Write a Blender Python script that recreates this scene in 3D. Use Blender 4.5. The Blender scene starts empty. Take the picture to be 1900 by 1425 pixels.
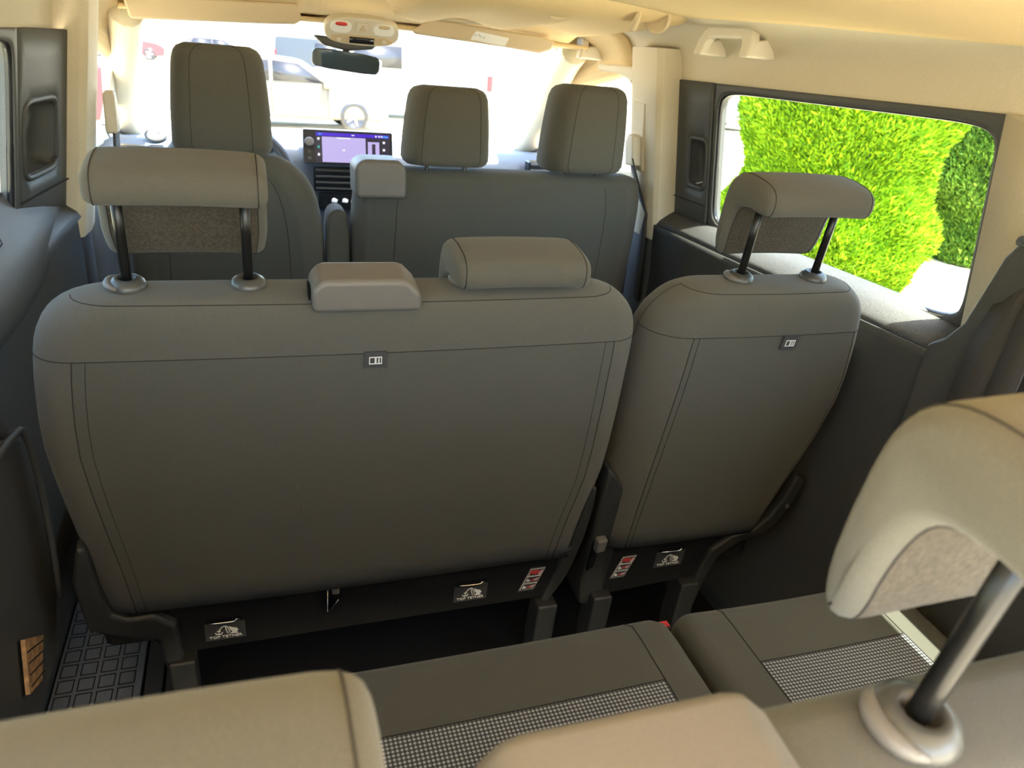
import bpy, bmesh, math, random
import numpy as np
from mathutils import Vector, Matrix
from mathutils.bvhtree import BVHTree
random.seed(7); rng = np.random.default_rng(7)
scn = bpy.context.scene
COL = scn.collection

# ------------------------------------------------------------------ camera
CAMPOS = Vector((-.38, 0, 1.25))
AX = np.array([[.94729372, -.0536726, .31583835], [-.31061387, -.39527343, .86445239], [.0784451, -.91699409, -.39111149]])
cd = bpy.data.cameras.new('camera'); cam = bpy.data.objects.new('camera', cd); COL.objects.link(cam)
cd.sensor_fit = 'HORIZONTAL'; cd.sensor_width = 36; cd.lens = 1427 / 1900 * 36
cd.clip_start = .01; cd.clip_end = 500
r, u, b = AX[:, 0], -AX[:, 1], -AX[:, 2]
cam.matrix_world = Matrix(((r[0], u[0], b[0], CAMPOS.x), (r[1], u[1], b[1], CAMPOS.y), (r[2], u[2], b[2], CAMPOS.z), (0, 0, 0, 1)))
cd.dof.use_dof = True; cd.dof.focus_distance = 1.25; cd.dof.aperture_fstop = 9
scn.camera = cam

# ------------------------------------------------------------------ light
SUN_DIR = Vector((.18, -.40, .91)).normalized()      # towards the sun
w = bpy.data.worlds.new('sky'); scn.world = w; w.use_nodes = True
nt = w.node_tree; bg = nt.nodes['Background']
sky = nt.nodes.new('ShaderNodeTexSky'); sky.sky_type = 'NISHITA'; sky.sun_disc = False
sky.sun_elevation = math.asin(SUN_DIR.z); sky.sun_rotation = math.atan2(SUN_DIR.x, SUN_DIR.y)
sky.air_density = 1.0; sky.dust_density = 2.5; sky.ozone_density = 1.0
nt.links.new(sky.outputs[0], bg.inputs[0]); bg.inputs[1].default_value = .42
sd = bpy.data.lights.new('sun', 'SUN'); sd.energy = 7.0; sd.angle = math.radians(.6); sd.color = (1, .93, .82)
so = bpy.data.objects.new('sun', sd); COL.objects.link(so)
so.rotation_euler = SUN_DIR.to_track_quat('Z', 'Y').to_euler(); so.location = (0, 0, 8)
scn.view_settings.view_transform = 'Standard'; scn.view_settings.look = 'None'
scn.view_settings.exposure = 2.62; scn.view_settings.gamma = 1; scn.view_settings.use_curve_mapping = False

# ------------------------------------------------------------------ materials
def mat(name, col, rough=.6, metal=0, noise=0, nscale=200, bump=0, bscale=300, col2=None, spec=.5, sheen=0, weave=0, emit=None, estr=1):
    m = bpy.data.materials.new(name); m.use_nodes = True
    n = m.node_tree; p = n.nodes['Principled BSDF']
    p.inputs['Base Color'].default_value = (*col, 1); p.inputs['Roughness'].default_value = rough
    p.inputs['Metallic'].default_value = metal; p.inputs['Specular IOR Level'].default_value = spec
    if sheen: p.inputs['Sheen Weight'].default_value = sheen; p.inputs['Sheen Roughness'].default_value = .6
    tc = n.nodes.new('ShaderNodeTexCoord')
    if noise:
        t = n.nodes.new('ShaderNodeTexNoise'); t.inputs['Scale'].default_value = nscale; t.inputs['Detail'].default_value = 3
        n.links.new(tc.outputs['Object'], t.inputs['Vector'])
        r_ = n.nodes.new('ShaderNodeValToRGB')
        c2 = col2 or tuple(min(1, c * (1 + noise)) for c in col); c1 = tuple(c * (1 - noise) for c in col) if not col2 else col
        r_.color_ramp.elements[0].position = .35; r_.color_ramp.elements[1].position = .65
        r_.color_ramp.elements[0].color = (*c1, 1); r_.color_ramp.elements[1].color = (*c2, 1)
        n.links.new(t.outputs[0], r_.inputs[0]); n.links.new(r_.outputs[0], p.inputs['Base Color'])
    if bump:
        t = n.nodes.new('ShaderNodeTexNoise'); t.inputs['Scale'].default_value = bscale; t.inputs['Detail'].default_value = 2
        n.links.new(tc.outputs['Object'], t.inputs['Vector'])
        b_ = n.nodes.new('ShaderNodeBump'); b_.inputs['Strength'].default_value = bump; b_.inputs['Distance'].default_value = .002
        n.links.new(t.outputs[0], b_.inputs['Height']); n.links.new(b_.outputs[0], p.inputs['Normal'])
    if weave:
        t = n.nodes.new('ShaderNodeTexWave'); t.inputs['Scale'].default_value = weave; t.inputs['Distortion'].default_value = .3
        n.links.new(tc.outputs['Object'], t.inputs['Vector'])
        b_ = n.nodes.new('ShaderNodeBump'); b_.inputs['Strength'].default_value = .25; b_.inputs['Distance'].default_value = .0015
        n.links.new(t.outputs[0], b_.inputs['Height']); n.links.new(b_.outputs[0], p.inputs['Normal'])
    if emit:
        p.inputs['Emission Color'].default_value = (*emit, 1); p.inputs['Emission Strength'].default_value = estr
    return m

def glass(name, tint, gloss=.03):
    m = bpy.data.materials.new(name); m.use_nodes = True; n = m.node_tree
    for x in list(n.nodes): n.nodes.remove(x)
    o = n.nodes.new('ShaderNodeOutputMaterial'); mx = n.nodes.new('ShaderNodeMixShader')
    tr = n.nodes.new('ShaderNodeBsdfTransparent'); gl = n.nodes.new('ShaderNodeBsdfGlossy')
    tr.inputs[0].default_value = (*tint, 1); gl.inputs['Roughness'].default_value = .02
    mx.inputs[0].default_value = gloss; n.links.new(tr.outputs[0], mx.inputs[1]); n.links.new(gl.outputs[0], mx.inputs[2])
    n.links.new(mx.outputs[0], o.inputs[0]); return m

def mesh_fabric(name):
    m = bpy.data.materials.new(name); m.use_nodes = True; n = m.node_tree; p = n.nodes['Principled BSDF']
    p.inputs['Roughness'].default_value = .85
    tc = n.nodes.new('ShaderNodeTexCoord'); sp = n.nodes.new('ShaderNodeSeparateXYZ'); n.links.new(tc.outputs['Object'], sp.inputs[0])
    vals = []
    for ax, per, ph in ((0, .0060, 0), (1, .0060, 0)):
        k = n.nodes.new('ShaderNodeMath'); k.operation = 'MULTIPLY'; k.inputs[1].default_value = 2 * math.pi / per
        n.links.new(sp.outputs[ax], k.inputs[0])
        s = n.nodes.new('ShaderNodeMath'); s.operation = 'SINE'; n.links.new(k.outputs[0], s.inputs[0]); vals.append(s)
    a = n.nodes.new('ShaderNodeMath'); a.operation = 'ADD'; n.links.new(vals[0].outputs[0], a.inputs[0]); n.links.new(vals[1].outputs[0], a.inputs[1])
    rp = n.nodes.new('ShaderNodeValToRGB'); rp.color_ramp.elements[0].position = .0; rp.color_ramp.elements[1].position = .75
    rp.color_ramp.elements[0].color = (.045, .047, .050, 1); rp.color_ramp.elements[1].color = (.34, .35, .36, 1)
    n.links.new(a.outputs[0], rp.inputs[0]); n.links.new(rp.outputs[0], p.inputs['Base Color']); return m

M = {}
M['fabric'] = mat('fabric_dark', (.080, .080, .067), .95, noise=.10, nscale=900, bump=.25, bscale=1400, spec=.15, sheen=.12)
M['fabric_top'] = mat('fabric_cover', (.090, .087, .073), .95, noise=.10, nscale=900, bump=.25, bscale=1400, spec=.15, sheen=.12)
M['velour'] = mat('fabric_velour', (.062, .052, .038), 1, noise=.22, nscale=260, bump=.7, bscale=600, spec=.1, sheen=.1)
M['seam'] = mat('seam_thread', (.035, .033, .031), .9, spec=.1)
M['mesh'] = mesh_fabric('seat_mesh_fabric')
M['plastic'] = mat('plastic_dark', (.066, .068, .066), .55, noise=.12, nscale=700, bump=.25, bscale=900)
M['plastic_low'] = mat('plastic_black', (.030, .031, .030), .5, noise=.1, nscale=700, bump=.2, bscale=900)
M['plastic_mid'] = mat('plastic_housing', (.135, .125, .112), .5, noise=.05, nscale=700, bump=.15, bscale=900)
M['ring'] = mat('plastic_ring', (.065, .065, .06), .35)
M['ledge'] = mat('plastic_ledge', (.078, .080, .082), .6, noise=.3, nscale=500, bump=.5, bscale=700)
M['post'] = mat('post_metal', (.03, .03, .03), .3, metal=.8)
M['chrome'] = mat('bright_metal', (.7, .7, .7), .25, metal=1)
M['carpet'] = mat('carpet_black', (.017, .017, .018), 1, noise=.3, nscale=800, bump=.6, bscale=900, spec=.05)
M['floor'] = mat('floor_carpet', (.02, .02, .021), 1, noise=.4, nscale=500, bump=.8, bscale=700, spec=.05)
M['tread'] = mat('tread_rubber', (.26, .28, .31), .6, noise=.15, nscale=400, bump=.3, bscale=700)
M['groove'] = mat('tread_groove', (.02, .02, .022), .9)
M['head'] = mat('headliner_fabric', (.74, .56, .31), .95, noise=.03, nscale=300, weave=90, spec=.15)
M['beige'] = mat('pillar_plastic_beige', (.64, .56, .41), .7, noise=.03, nscale=300, bump=.1, bscale=700, spec=.3)
M['visor'] = mat('visor_fabric', (.62, .50, .33), .9, bump=.2, bscale=700, spec=.2)
M['handle'] = mat('handle_plastic', (.66, .60, .48), .5, spec=.4)
M['white'] = mat('white_print', (.85, .85, .83), .6)
M['red'] = mat('red_print', (.65, .05, .05), .6)
M['pink'] = mat('pink_print', (.75, .45, .48), .6)
M['faint'] = mat('faint_print', (.45, .46, .46), .6)
M['label'] = mat('label_dark', (.05, .05, .052), .6)
M['belt'] = mat('belt_webbing', (.05, .046, .042), .8, weave=140)
M['dash'] = mat('dash_plastic', (.10, .12, .14), .6, bump=.3, bscale=600)
M['black'] = mat('gloss_black', (.012, .012, .014), .25)
M['darkgap'] = mat('dark_recess', (.008, .008, .008), .9, spec=.1)
M['mirror'] = mat('mirror_glass', (.8, .85, .8), .03, metal=1)
M['glass'] = glass('windscreen_glass', (.93, .97, .95))
M['tint'] = glass('privacy_glass', (.52, .56, .50))
M['concrete'] = mat('ground_concrete', (.54, .48, .33), .95, noise=.15, nscale=.8, bump=.4, bscale=30, spec=.1)
M['wood'] = mat('door_mat_brown', (.42, .24, .11), .8, noise=.35, nscale=60)

# ------------------------------------------------------------------ helpers
ORG = {}
def tag(o, label=None, cat=None, group=None, kind=None):
    if label: o['label'] = label
    if cat: o['category'] = cat
    if group: o['group'] = group
    if kind: o['kind'] = kind
    return o
def thing(name, loc, label, cat, group=None):
    o = bpy.data.objects.new(name, None); COL.objects.link(o); o.location = loc; o.empty_display_size = .05
    ORG[o] = Vector(loc); return tag(o, label, cat, group)
def obj(name, V, F, m, parent=None, smooth=True, bevel=0, seg=3, solid=0, recalc=True, sub=0, origin=None, normals=None):
    V = [Vector(v) for v in V]
    if parent is not None: org = ORG[parent]
    elif origin is not None: org = Vector(origin)
    else:
        xs = [v.x for v in V]; ys = [v.y for v in V]; zs = [v.z for v in V]
        org = Vector(((min(xs) + max(xs)) / 2, (min(ys) + max(ys)) / 2, min(zs)))
    me = bpy.data.meshes.new(name); me.from_pydata([v - org for v in V], [], F); me.update()
    if recalc:
        bm = bmesh.new(); bm.from_mesh(me); bmesh.ops.recalc_face_normals(bm, faces=bm.faces); bm.to_mesh(me); bm.free()
    me.materials.append(M[m] if isinstance(m, str) else m)
    if smooth: me.polygons.foreach_set('use_smooth', [True] * len(me.polygons))
    if normals is not None: me.normals_split_custom_set_from_vertices(normals)
    o = bpy.data.objects.new(name, me); COL.objects.link(o)
    ORG[o] = org
    if parent is not None: o.parent = parent
    else: o.location = org
    if bevel:
        md = o.modifiers.new('bevel', 'BEVEL'); md.width = bevel; md.segments = seg; md.limit_method = 'ANGLE'; md.angle_limit = math.radians(30)
        md.harden_normals = False
        w_ = o.modifiers.new('wn', 'WEIGHTED_NORMAL')
    if solid:
        s = o.modifiers.new('solid', 'SOLIDIFY'); s.thickness = solid; s.offset = 0
    if sub:
        s = o.modifiers.new('sub', 'SUBSURF'); s.levels = sub; s.render_levels = sub
    return o
def struct(o): o['kind'] = 'structure'; return o

def boxvf(x0, x1, y0, y1, z0, z1):
    V = [(x0, y0, z0), (x1, y0, z0), (x1, y1, z0), (x0, y1, z0), (x0, y0, z1), (x1, y0, z1), (x1, y1, z1), (x0, y1, z1)]
    return V, [(0, 3, 2, 1), (4, 5, 6, 7), (0, 1, 5, 4), (1, 2, 6, 5), (2, 3, 7, 6), (3, 0, 4, 7)]
def merge(*vf):
    V = []; F = []
    for v, f in vf:
        o = len(V); V += list(v); F += [tuple(i + o for i in q) for q in f]
    return V, F
def prism(pts, a, b):
    """pts: list of 3D points of one face as functions of depth: each pt(t) for t in (a,b)"""
    n = len(pts)
    V = [p(a) for p in pts] + [p(b) for p in pts]
    F = [tuple(range(n - 1, -1, -1)), tuple(range(n, 2 * n))] + [(i, (i + 1) % n, (i + 1) % n + n, i + n) for i in range(n)]
    return V, F
def tubevf(path, r, n=8, cap=True, closed=False):
    P = [Vector(p) for p in path]; V = []; F = []; m = len(P); up = None
    rr = r if isinstance(r, (list, tuple)) else [r] * m
    for i, p in enumerate(P):
        if closed: d = P[(i + 1) % m] - P[i - 1]
        else: d = P[min(i + 1, m - 1)] - P[max(i - 1, 0)]
        d.normalize()
        if up is None: up = d.orthogonal().normalized()
        else:
            up = (up - d * up.dot(d)); up = up.normalized() if up.length > 1e-6 else d.orthogonal().normalized()
        s = d.cross(up)
        for k in range(n):
            a = 2 * math.pi * k / n; V.append(p + (up * math.cos(a) + s * math.sin(a)) * rr[i])
    for i in range(m if closed else m - 1):
        j = (i + 1) % m
        for k in range(n): F.append((i * n + k, i * n + (k + 1) % n, j * n + (k + 1) % n, j * n + k))
    if cap and not closed: F += [tuple(range(n - 1, -1, -1)), tuple((m - 1) * n + k for k in range(n))]
    return V, F
def lathevf(prof, n=24, org=(0, 0, 0), axis=None):
    V = []; F = []; m = len(prof)
    R = Matrix.Identity(3) if axis is None else Vector(axis).to_track_quat('Z', 'Y').to_matrix()
    for k in range(n):
        a = 2 * math.pi * k / n
        for r_, z in prof: V.append(Vector(org) + R @ Vector((r_ * math.cos(a), r_ * math.sin(a), z)))
    for k in range(n):
        for i in range(m - 1):
            F.append((k * m + i, ((k + 1) % n) * m + i, ((k + 1) % n) * m + i + 1, k * m + i + 1))
    if prof[0][0] > 1e-6: F.append(tuple(k * m for k in range(n - 1, -1, -1)))
    if prof[-1][0] > 1e-6: F.append(tuple(k * m + m - 1 for k in range(n)))
    return V, F
def smooth_path(P, k=6, closed=False):
    P = [Vector(p) for p in P]; n = len(P); out = []
    for i in range(n if closed else n - 1):
        if closed: a, b_, c, d = P[i - 1], P[i], P[(i + 1) % n], P[(i + 2) % n]
        else: a, b_, c, d = P[max(i - 1, 0)], P[i], P[i + 1], P[min(i + 2, n - 1)]
        for j in range(k):
            t = j / k
            out.append(.5 * ((2 * b_) + (c - a) * t + (2 * a - 5 * b_ + 4 * c - d) * t * t + (3 * b_ - a - 3 * c + d) * t ** 3))
    if not closed: out.append(P[-1])
    return out
def interp(tab, s):
    for a, b_ in zip(tab, tab[1:]):
        if s <= b_[0]:
            t = max(0, (s - a[0]) / (b_[0] - a[0])); return [p + (q - p) * t for p, q in zip(a, b_)]
    return list(tab[-1])
def smooth_tab(tab, s):
    """catmull interpolation of a table on its first column"""
    n = len(tab)
    for i in range(n - 1):
        if s <= tab[i + 1][0] or i == n - 2:
            h = tab[i + 1][0] - tab[i][0]; t = min(1, max(0, (s - tab[i][0]) / h)); out = []
            for c in range(len(tab[0])):
                p1, p2 = tab[i][c], tab[i + 1][c]
                m1 = (tab[i + 1][c] - tab[i - 1][c]) / (tab[i + 1][0] - tab[i - 1][0]) * h if i > 0 else p2 - p1
                m2 = (tab[i + 2][c] - tab[i][c]) / (tab[i + 2][0] - tab[i][0]) * h if i < n - 2 else p2 - p1
                out.append((2 * t**3 - 3 * t**2 + 1) * p1 + (t**3 - 2 * t**2 + t) * m1 + (-2 * t**3 + 3 * t**2) * p2 + (t**3 - t**2) * m2)
            return out
NX, NC, NY = 22, 6, 3
def ring(x0, x1, y0, y1, rl, rr, ry, rf, crown=0):
    """rounded section: rear edge at y0 (corner radii rl/rr wide, ry deep), front edge at y1 (radius rf)"""
    P = []
    a, b_ = x0 + rl, x1 - rr
    for i in range(NX): P.append((a + (b_ - a) * i / NX, y0))
    for i in range(NC): t = math.pi / 2 * i / NC; P.append((b_ + rr * math.sin(t), y0 + ry * (1 - math.cos(t))))
    for i in range(NY): P.append((x1, y0 + ry + (y1 - rf - y0 - ry) * i / NY))
    for i in range(NC): t = math.pi / 2 * i / NC; P.append((x1 - rf * (1 - math.cos(t)), y1 - rf + rf * math.sin(t)))
    for i in range(NX): P.append((x1 - rf + (x0 + rf - x1 + rf) * i / NX, y1))
    for i in range(NC): t = math.pi / 2 * i / NC; P.append((x0 + rf - rf * math.sin(t), y1 - rf * (1 - math.cos(t))))
    for i in range(NY): P.append((x0, y1 - rf + (y0 + ry - y1 + rf) * i / NY))
    for i in range(NC): t = math.pi / 2 * i / NC; P.append((x0 + rl * (1 - math.cos(t)), y0 + ry * (1 - math.sin(t))))
    if crown:
        xc, hw = (x0 + x1) / 2, (x1 - x0) / 2
        P = [(x, y - crown * max(0, 1 - ((x - xc) / hw) ** 2) * max(0, 1 - (y - y0) / max(1e-4, y1 - y0) * 1.6)) for x, y in P]
    return P
NR = 2 * NX + 4 * NC + 2 * NY
REAR = range(0, NX); FRONT = range(NX + 2 * NC + NY, 2 * NX + 2 * NC + NY)
def zone(j):
    if j < NX: return 'rear'
    if j < NX + NC + NY: return 'right'
    if j < NX + 2 * NC + NY: return 'right'
    if j < 2 * NX + 2 * NC + NY: return 'front'
    return 'left'
def loft(name_of, rows, T, parent, mat_of):
    """rows: list of (s, ring2d); split into parts by name_of(i, j)"""
    V = [Vector(T(x, d, s)) for s, R in rows for x, d in R]
    n = NR; groups = {}
    full = []
    for i in range(len(rows) - 1):
        for j in range(n):
            q = (i * n + j, i * n + (j + 1) % n, (i + 1) * n + (j + 1) % n, (i + 1) * n + j)
            full.append(q); groups.setdefault(name_of(i, j), []).append(q)
    last = (len(rows) - 1) * n
    capb = tuple(range(n - 1, -1, -1)); capt = tuple(last + j for j in range(n))
    groups.setdefault(name_of(0, NX + 2 * NC + NY + 2), []).append(capb); groups.setdefault(name_of(len(rows) - 2, 2), []).append(capt)
    me = bpy.data.meshes.new('tmp'); me.from_pydata(V, [], full + [capb, capt]); me.update()
    bm = bmesh.new(); bm.from_mesh(me); bmesh.ops.recalc_face_normals(bm, faces=bm.faces); bm.to_mesh(me)
    bvh = BVHTree.FromBMesh(bm); bm.free()
    VN = [Vector(v.normal) for v in me.vertices]
    fwd = [tuple(p.vertices) for p in me.polygons]; flip = {frozenset(f): f for f in fwd}
    out = {}
    for g, fs in groups.items():
        idx = sorted({v for f in fs for v in f}); mp = {v: k for k, v in enumerate(idx)}
        o = obj(g[0] if isinstance(g, tuple) else g, [V[v] for v in idx], [tuple(mp[v] for v in flip[frozenset(f)]) for f in fs], mat_of(g), parent, recalc=False, normals=[VN[v] for v in idx])
        out[g] = o
    bpy.data.meshes.remove(me)
    return V, out, bvh
def seam(pts, parent, r=.0016, name='seam', m='seam'):
    V, F = tubevf(pts, r * (.5 if m == 'seam' else 1), 6); return obj(name, V, F, m, parent)
def text_mesh(body, size, m, T, parent, name='lettering', ext=.0004):
    c = bpy.data.curves.new('txt', 'FONT'); c.body = body; c.size = size; c.align_x = 'CENTER'; c.align_y = 'CENTER'; c.extrude = ext; c.resolution_u = 2
    o = bpy.data.objects.new('txt', c); COL.objects.link(o)
    dg = bpy.context.evaluated_depsgraph_get(); me = bpy.data.meshes.new_from_object(o.evaluated_get(dg))
    V = [T(v.co.x, v.co.y, v.co.z) for v in me.vertices]; F = [tuple(p.vertices) for p in me.polygons]
    bpy.data.objects.remove(o); bpy.data.meshes.remove(me); bpy.data.curves.remove(c)
    return obj(name, V, F, m, parent, smooth=False, recalc=False)

# ------------------------------------------------------------------ the van shell
def ceil_z(Y):
    return interp([(-1, 1.318), (.8, 1.318), (1.3, 1.348), (1.8, 1.372), (2.1, 1.372), (2.3, 1.345), (2.46, 1.298), (2.6, 1.285)], Y)[1]
def glass_x(z): return .80 - (z - .885) * (.045 / .33)
def extrude_y(prof, ys, m, name, s=1, solid=.02, dz=None, **k):
    V = []; F = []; n = len(prof)
    for y in ys:
        for (x, z) in prof: V.append((s * x, y, z + (dz(y, x) if dz else 0)))
    for i in range(len(ys) - 1):
        for j in range(n - 1): F.append((i * n + j, i * n + j + 1, (i + 1) * n + j + 1, (i + 1) * n + j))
    return obj(name, V, F, m, solid=solid, **k)
def ring_panel(name, fx, outer, hole, m, s=1, reveal=.025, n=72, exp=7, parent=None, solid=.008, skew=0):
    y0, y1, z0, z1 = outer; a0, a1, b0, b1 = hole
    cy, cz, A, B = (a0 + a1) / 2, (b0 + b1) / 2, (a1 - a0) / 2, (b1 - b0) / 2
    th = [2 * math.pi * i / n for i in range(n)] + [math.atan2(z - cz, y - cy) % (2 * math.pi) for y in (y0, y1) for z in (z0, z1)]
    # denser near the hole's corners
    for cyy in (-1, 1):
        for czz in (-1, 1):
            c = math.atan2(czz * B, cyy * A); th += [(c + d) % (2 * math.pi) for d in (-.09, -.06, -.03, .001, .03, .06, .09)]
    th = sorted(set(round(t, 5) for t in th)); n = len(th); V = []; F = []
    loops = []
    H = []; O = []
    for t in th:
        c, q = math.cos(t), math.sin(t)
        r_ = ((abs(c) / A) ** exp + (abs(q) / B) ** exp) ** (-1 / exp); H.append((cy + c * r_, cz + q * r_))
        ds = []
        if c > 1e-9: ds.append((y1 - cy) / c)
        if c < -1e-9: ds.append((y0 - cy) / c)
        if q > 1e-9: ds.append((z1 - cz) / q)
        if q < -1e-9: ds.append((z0 - cz) / q)
        r2 = min(ds); O.append((cy + c * r2, cz + q * r2))
    for k, t in enumerate((None, 0, .25, .6, 1)):
        for h, o in zip(H, O):
            if t is None: V.append((s * (fx(h[0], h[1]) + reveal), h[0], h[1]))
            else:
                y = h[0] + (o[0] - h[0]) * t; z = h[1] + (o[1] - h[1]) * t; V.append((s * fx(y, z), y, z))
    for k in range(4):
        for i in range(n): F.append((k * n + i, k * n + (i + 1) % n, (k + 1) * n + (i + 1) % n, (k + 1) * n + i))
    o = obj(name, V, F, m, parent, solid=solid)
    gl = [(s * (fx(h[0], h[1]) + reveal * .8), h[0], h[1]) for h in H]
    return o, gl, n
def pane(name, loop, m, parent=None):
    n = len(loop); c = sum((Vector(p) for p in loop), Vector()) / n
    return obj(name, list(loop) + [c], [(i, (i + 1) % n, n) for i in range(n)], m, parent, recalc=False)

# floor
V, F = boxvf(-.84, .84, -.35, 3.36, -.06, 0)
struct(obj('floor', V, F, 'floor', smooth=False))
# front bulkhead under the dashboard
V, F = boxvf(-.85, .85, 3.3, 3.36, -.1, .868); struct(obj('wall_front', V, F, 'carpet', smooth=False))

# ceiling
xs = [-.60, -.55, -.48, -.36, -.2, 0, .2, .36, .48, .55, .60]
crown = lambda x: .028 * (1 - (abs(x) / .6) ** 2.4)
ys = [-.35, 0, .4, .8, 1.05, 1.3, 1.55, 1.8, 1.95, 2.1, 2.2, 2.3, 2.38, 2.46, 2.56]
struct(extrude_y([(x, crown(x)) for x in xs], ys, 'head', 'ceiling', solid=.012, dz=lambda y, x: ceil_z(y)))
for s, nm in ((1, 'trim_1'), (-1, 'trim_2')):
    prof = [(.605, .004), (.62, -.002), (.66, -.012), (.70, -.036), (.725, -.066), (.738, -.10), (.744, -.135), (.748, -.155)]
    def dz(y, x):
        base = ceil_z(y); k = (.748 - x) / .148
        return base * k + 1.372 * (1 - k)
    o = extrude_y(prof, [-.35, 0, .4, .8, 1.05, 1.3, 1.55, 1.8, 1.95, 2.1, 2.2, 2.24], 'beige', nm, s, solid=.012, dz=dz)
    struct(o)
    # cab side headliner, set back from the rear trim
    prof = [(.59, .012), (.65, -.01), (.70, -.045), (.725, -.085), (.735, -.125), (.75, -.14)]
    o = extrude_y(prof, [2.22, 2.3, 2.4, 2.5, 2.62, 2.72], 'head', 'trim_3' if s > 0 else 'trim_4', s, solid=.012, dz=lambda y, x: 1.358 - .10 * max(0, y - 2.3) ** 1.2 if False else 1.36 - max(0, y - 2.3) * .16)
    struct(o)

def lower_x(z): return interp([(0, .70), (.05, .72), (.3, .745), (.7, .748), (.82, .738), (.838, .736), (.85, .742), (.885, .795)], z)[1]
for s, side in ((1, 'right'), (-1, 'left')):
    # side wall below the windows
    prof = [(lower_x(z) if s > 0 else max(lower_x(z), .748 if z > .15 else .81), z) for z in (0, .05, .15, .3, .5, .7, .78, .82, .838)]
    struct(extrude_y(prof, [-.35, .2, .7, 1.2, 1.6, 1.97], 'plastic', 'wall_' + side, s, solid=.014))
    prof = [(.736, .838), (.742, .850), (.765, .866), (.803, .888)]
    o = extrude_y(prof, [.935, 1.2, 1.6, 1.985], 'ledge', 'trim_5' if s > 0 else 'trim_6', s, solid=.006); struct(o)
    # sliding door: window surround, strip with recessed pull, glass
    fx = lambda y, z: glass_x(z) - .012
    wf = 1.77 if s > 0 else 1.64
    d1, gl, n = ring_panel('door_1' if s > 0 else 'door_2', fx, (.945, wf + .015, .845, 1.228), (.955, wf, .878, 1.214), 'plastic', s, reveal=.022, exp=11)
    struct(d1)
    pane('window_pane', gl, 'tint', d1)
    # rubber seal around the glass
    sv, sf = tubevf([Vector((s * (abs(p[0]) - .012), p[1], p[2])) for p in gl], .007, 6, closed=True)
    obj('window_seal', sv, sf, 'black', d1)
    if s > 0: fx2 = lambda y, z: glass_x(z) - .016; yo, hole = (1.785, 1.985), (1.80, 1.885, .968, 1.088)
    else: fx2 = lambda y, z: glass_x(z) - .012 - .03 * max(0, (y - 1.655) / .33); yo, hole = (1.655, 1.985), (1.69, 1.88, .965, 1.10)
    if s < 0:  # left door glass is cut shorter: the strip with the pull is wider there
        pass
    d2, gl2, n2 = ring_panel('pull_panel', fx2, (yo[0], yo[1], .845, 1.228), hole, 'plastic', s, reveal=.0, exp=6, parent=d1)
    hl = [(p[1], p[2]) for p in gl2]
    cyh = sum(p[0] for p in hl) / len(hl); czh = sum(p[1] for p in hl) / len(hl)
    V = []; F = []; nn = len(hl)
    for k, (sc, dep) in enumerate(((1.0, 0), (.93, .018), (.85, .032), (.5, .038), (0.02, .04))):
        for (y, z) in hl:
            yy = cyh + (y - cyh) * sc; zz = czh + (z - czh) * sc; V.append((s * (fx2(y, z) + dep), yy, zz))
    for k in range(4):
        for i in range(nn): F.append((k * nn + i, k * nn + (i + 1) % nn, (k + 1) * nn + (i + 1) % nn, (k + 1) * nn + i))
    obj('pull_recess', V, F, 'plastic', d1)
    rv, rf = tubevf([Vector((s * (fx2(y, z) - .002), cyh + (y - cyh) * 1.06, czh + (z - czh) * 1.04)) for y, z in hl], .006, 8, closed=True)
    obj('pull_rim', rv, rf, 'plastic', d1)
    # door split line across the pull strip
    seam([(s * (fx2(y, .94) - .006), y, .925) for y in np.linspace(yo[0], yo[1], 8)], d1, .003, 'split_line')
    # rear quarter: pillar and window
    fxq = lambda y, z: glass_x(z) - .02
    qp, glq, nq = ring_panel('window_5' if s > 0 else 'window_6', fxq, (-.35, .945, .838, 1.228), (-.28, .70, .90, 1.20), 'beige', s, reveal=.022)
    struct(qp); pane('window_pane', glq, 'tint', qp)
    # B pillar: beige upper cover, dark lower cover
    def col(z, prof): return [(s * x, y, z) for x, y in prof]
    U = []
    zs = [.79, .90, 1.0, 1.1, 1.2, 1.25, 1.30]
    for z in zs:
        k = (z - .79) / .43
        xi = .733 - .058 * k; xo = .83 - .06 * k
        U += col(z, [(xo, 1.95), (xi + .012, 1.955), (xi, 1.97), (xi - .004, 2.04), (xi + .002, 2.12), (xi + .014, 2.145), (xo, 2.16)])
    F = [(i * 7 + j, i * 7 + j + 1, (i + 1) * 7 + j + 1, (i + 1) * 7 + j) for i in range(len(zs) - 1) for j in range(6)]
    F += [(i * 7 + 6, i * 7, (i + 1) * 7, (i + 1) * 7 + 6) for i in range(len(zs) - 1)] + [tuple(range(6, -1, -1))]
    bp = struct(obj('trim_7' if s > 0 else 'trim_8', U, F, 'beige', bevel=.004))
    U = []
    zs = [0, .3, .6, .80]
    for z in zs:
        xi = .742; xo = .84
        U += col(z, [(xo, 1.955), (xi + .012, 1.96), (xi, 1.975), (xi - .004, 2.04), (xi + .002, 2.12), (xi + .014, 2.14), (xo, 2.15)])
    F = [(i * 7 + j, i * 7 + j + 1, (i + 1) * 7 + j + 1, (i + 1) * 7 + j) for i in range(len(zs) - 1) for j in range(6)]
    F += [(i * 7 + 6, i * 7, (i + 1) * 7, (i + 1) * 7 + 6) for i in range(len(zs) - 1)]
    obj('lower_cover', U, F, 'plastic', bp)
    # front door: panel, window frame and glass
    fxd = lambda y, z: .80 - max(0, z - .9) * .22 - max(0, y - 2.5) * .02
    fd, glf, nf = ring_panel('door_3' if s > 0 else 'door_4', fxd, (2.13, 2.98, .80, 1.25), (2.20, 2.80, .93, 1.232), 'beige', s, reveal=.012, exp=5)
    struct(fd); pane('window_pane', glf, 'glass', fd)
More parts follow.
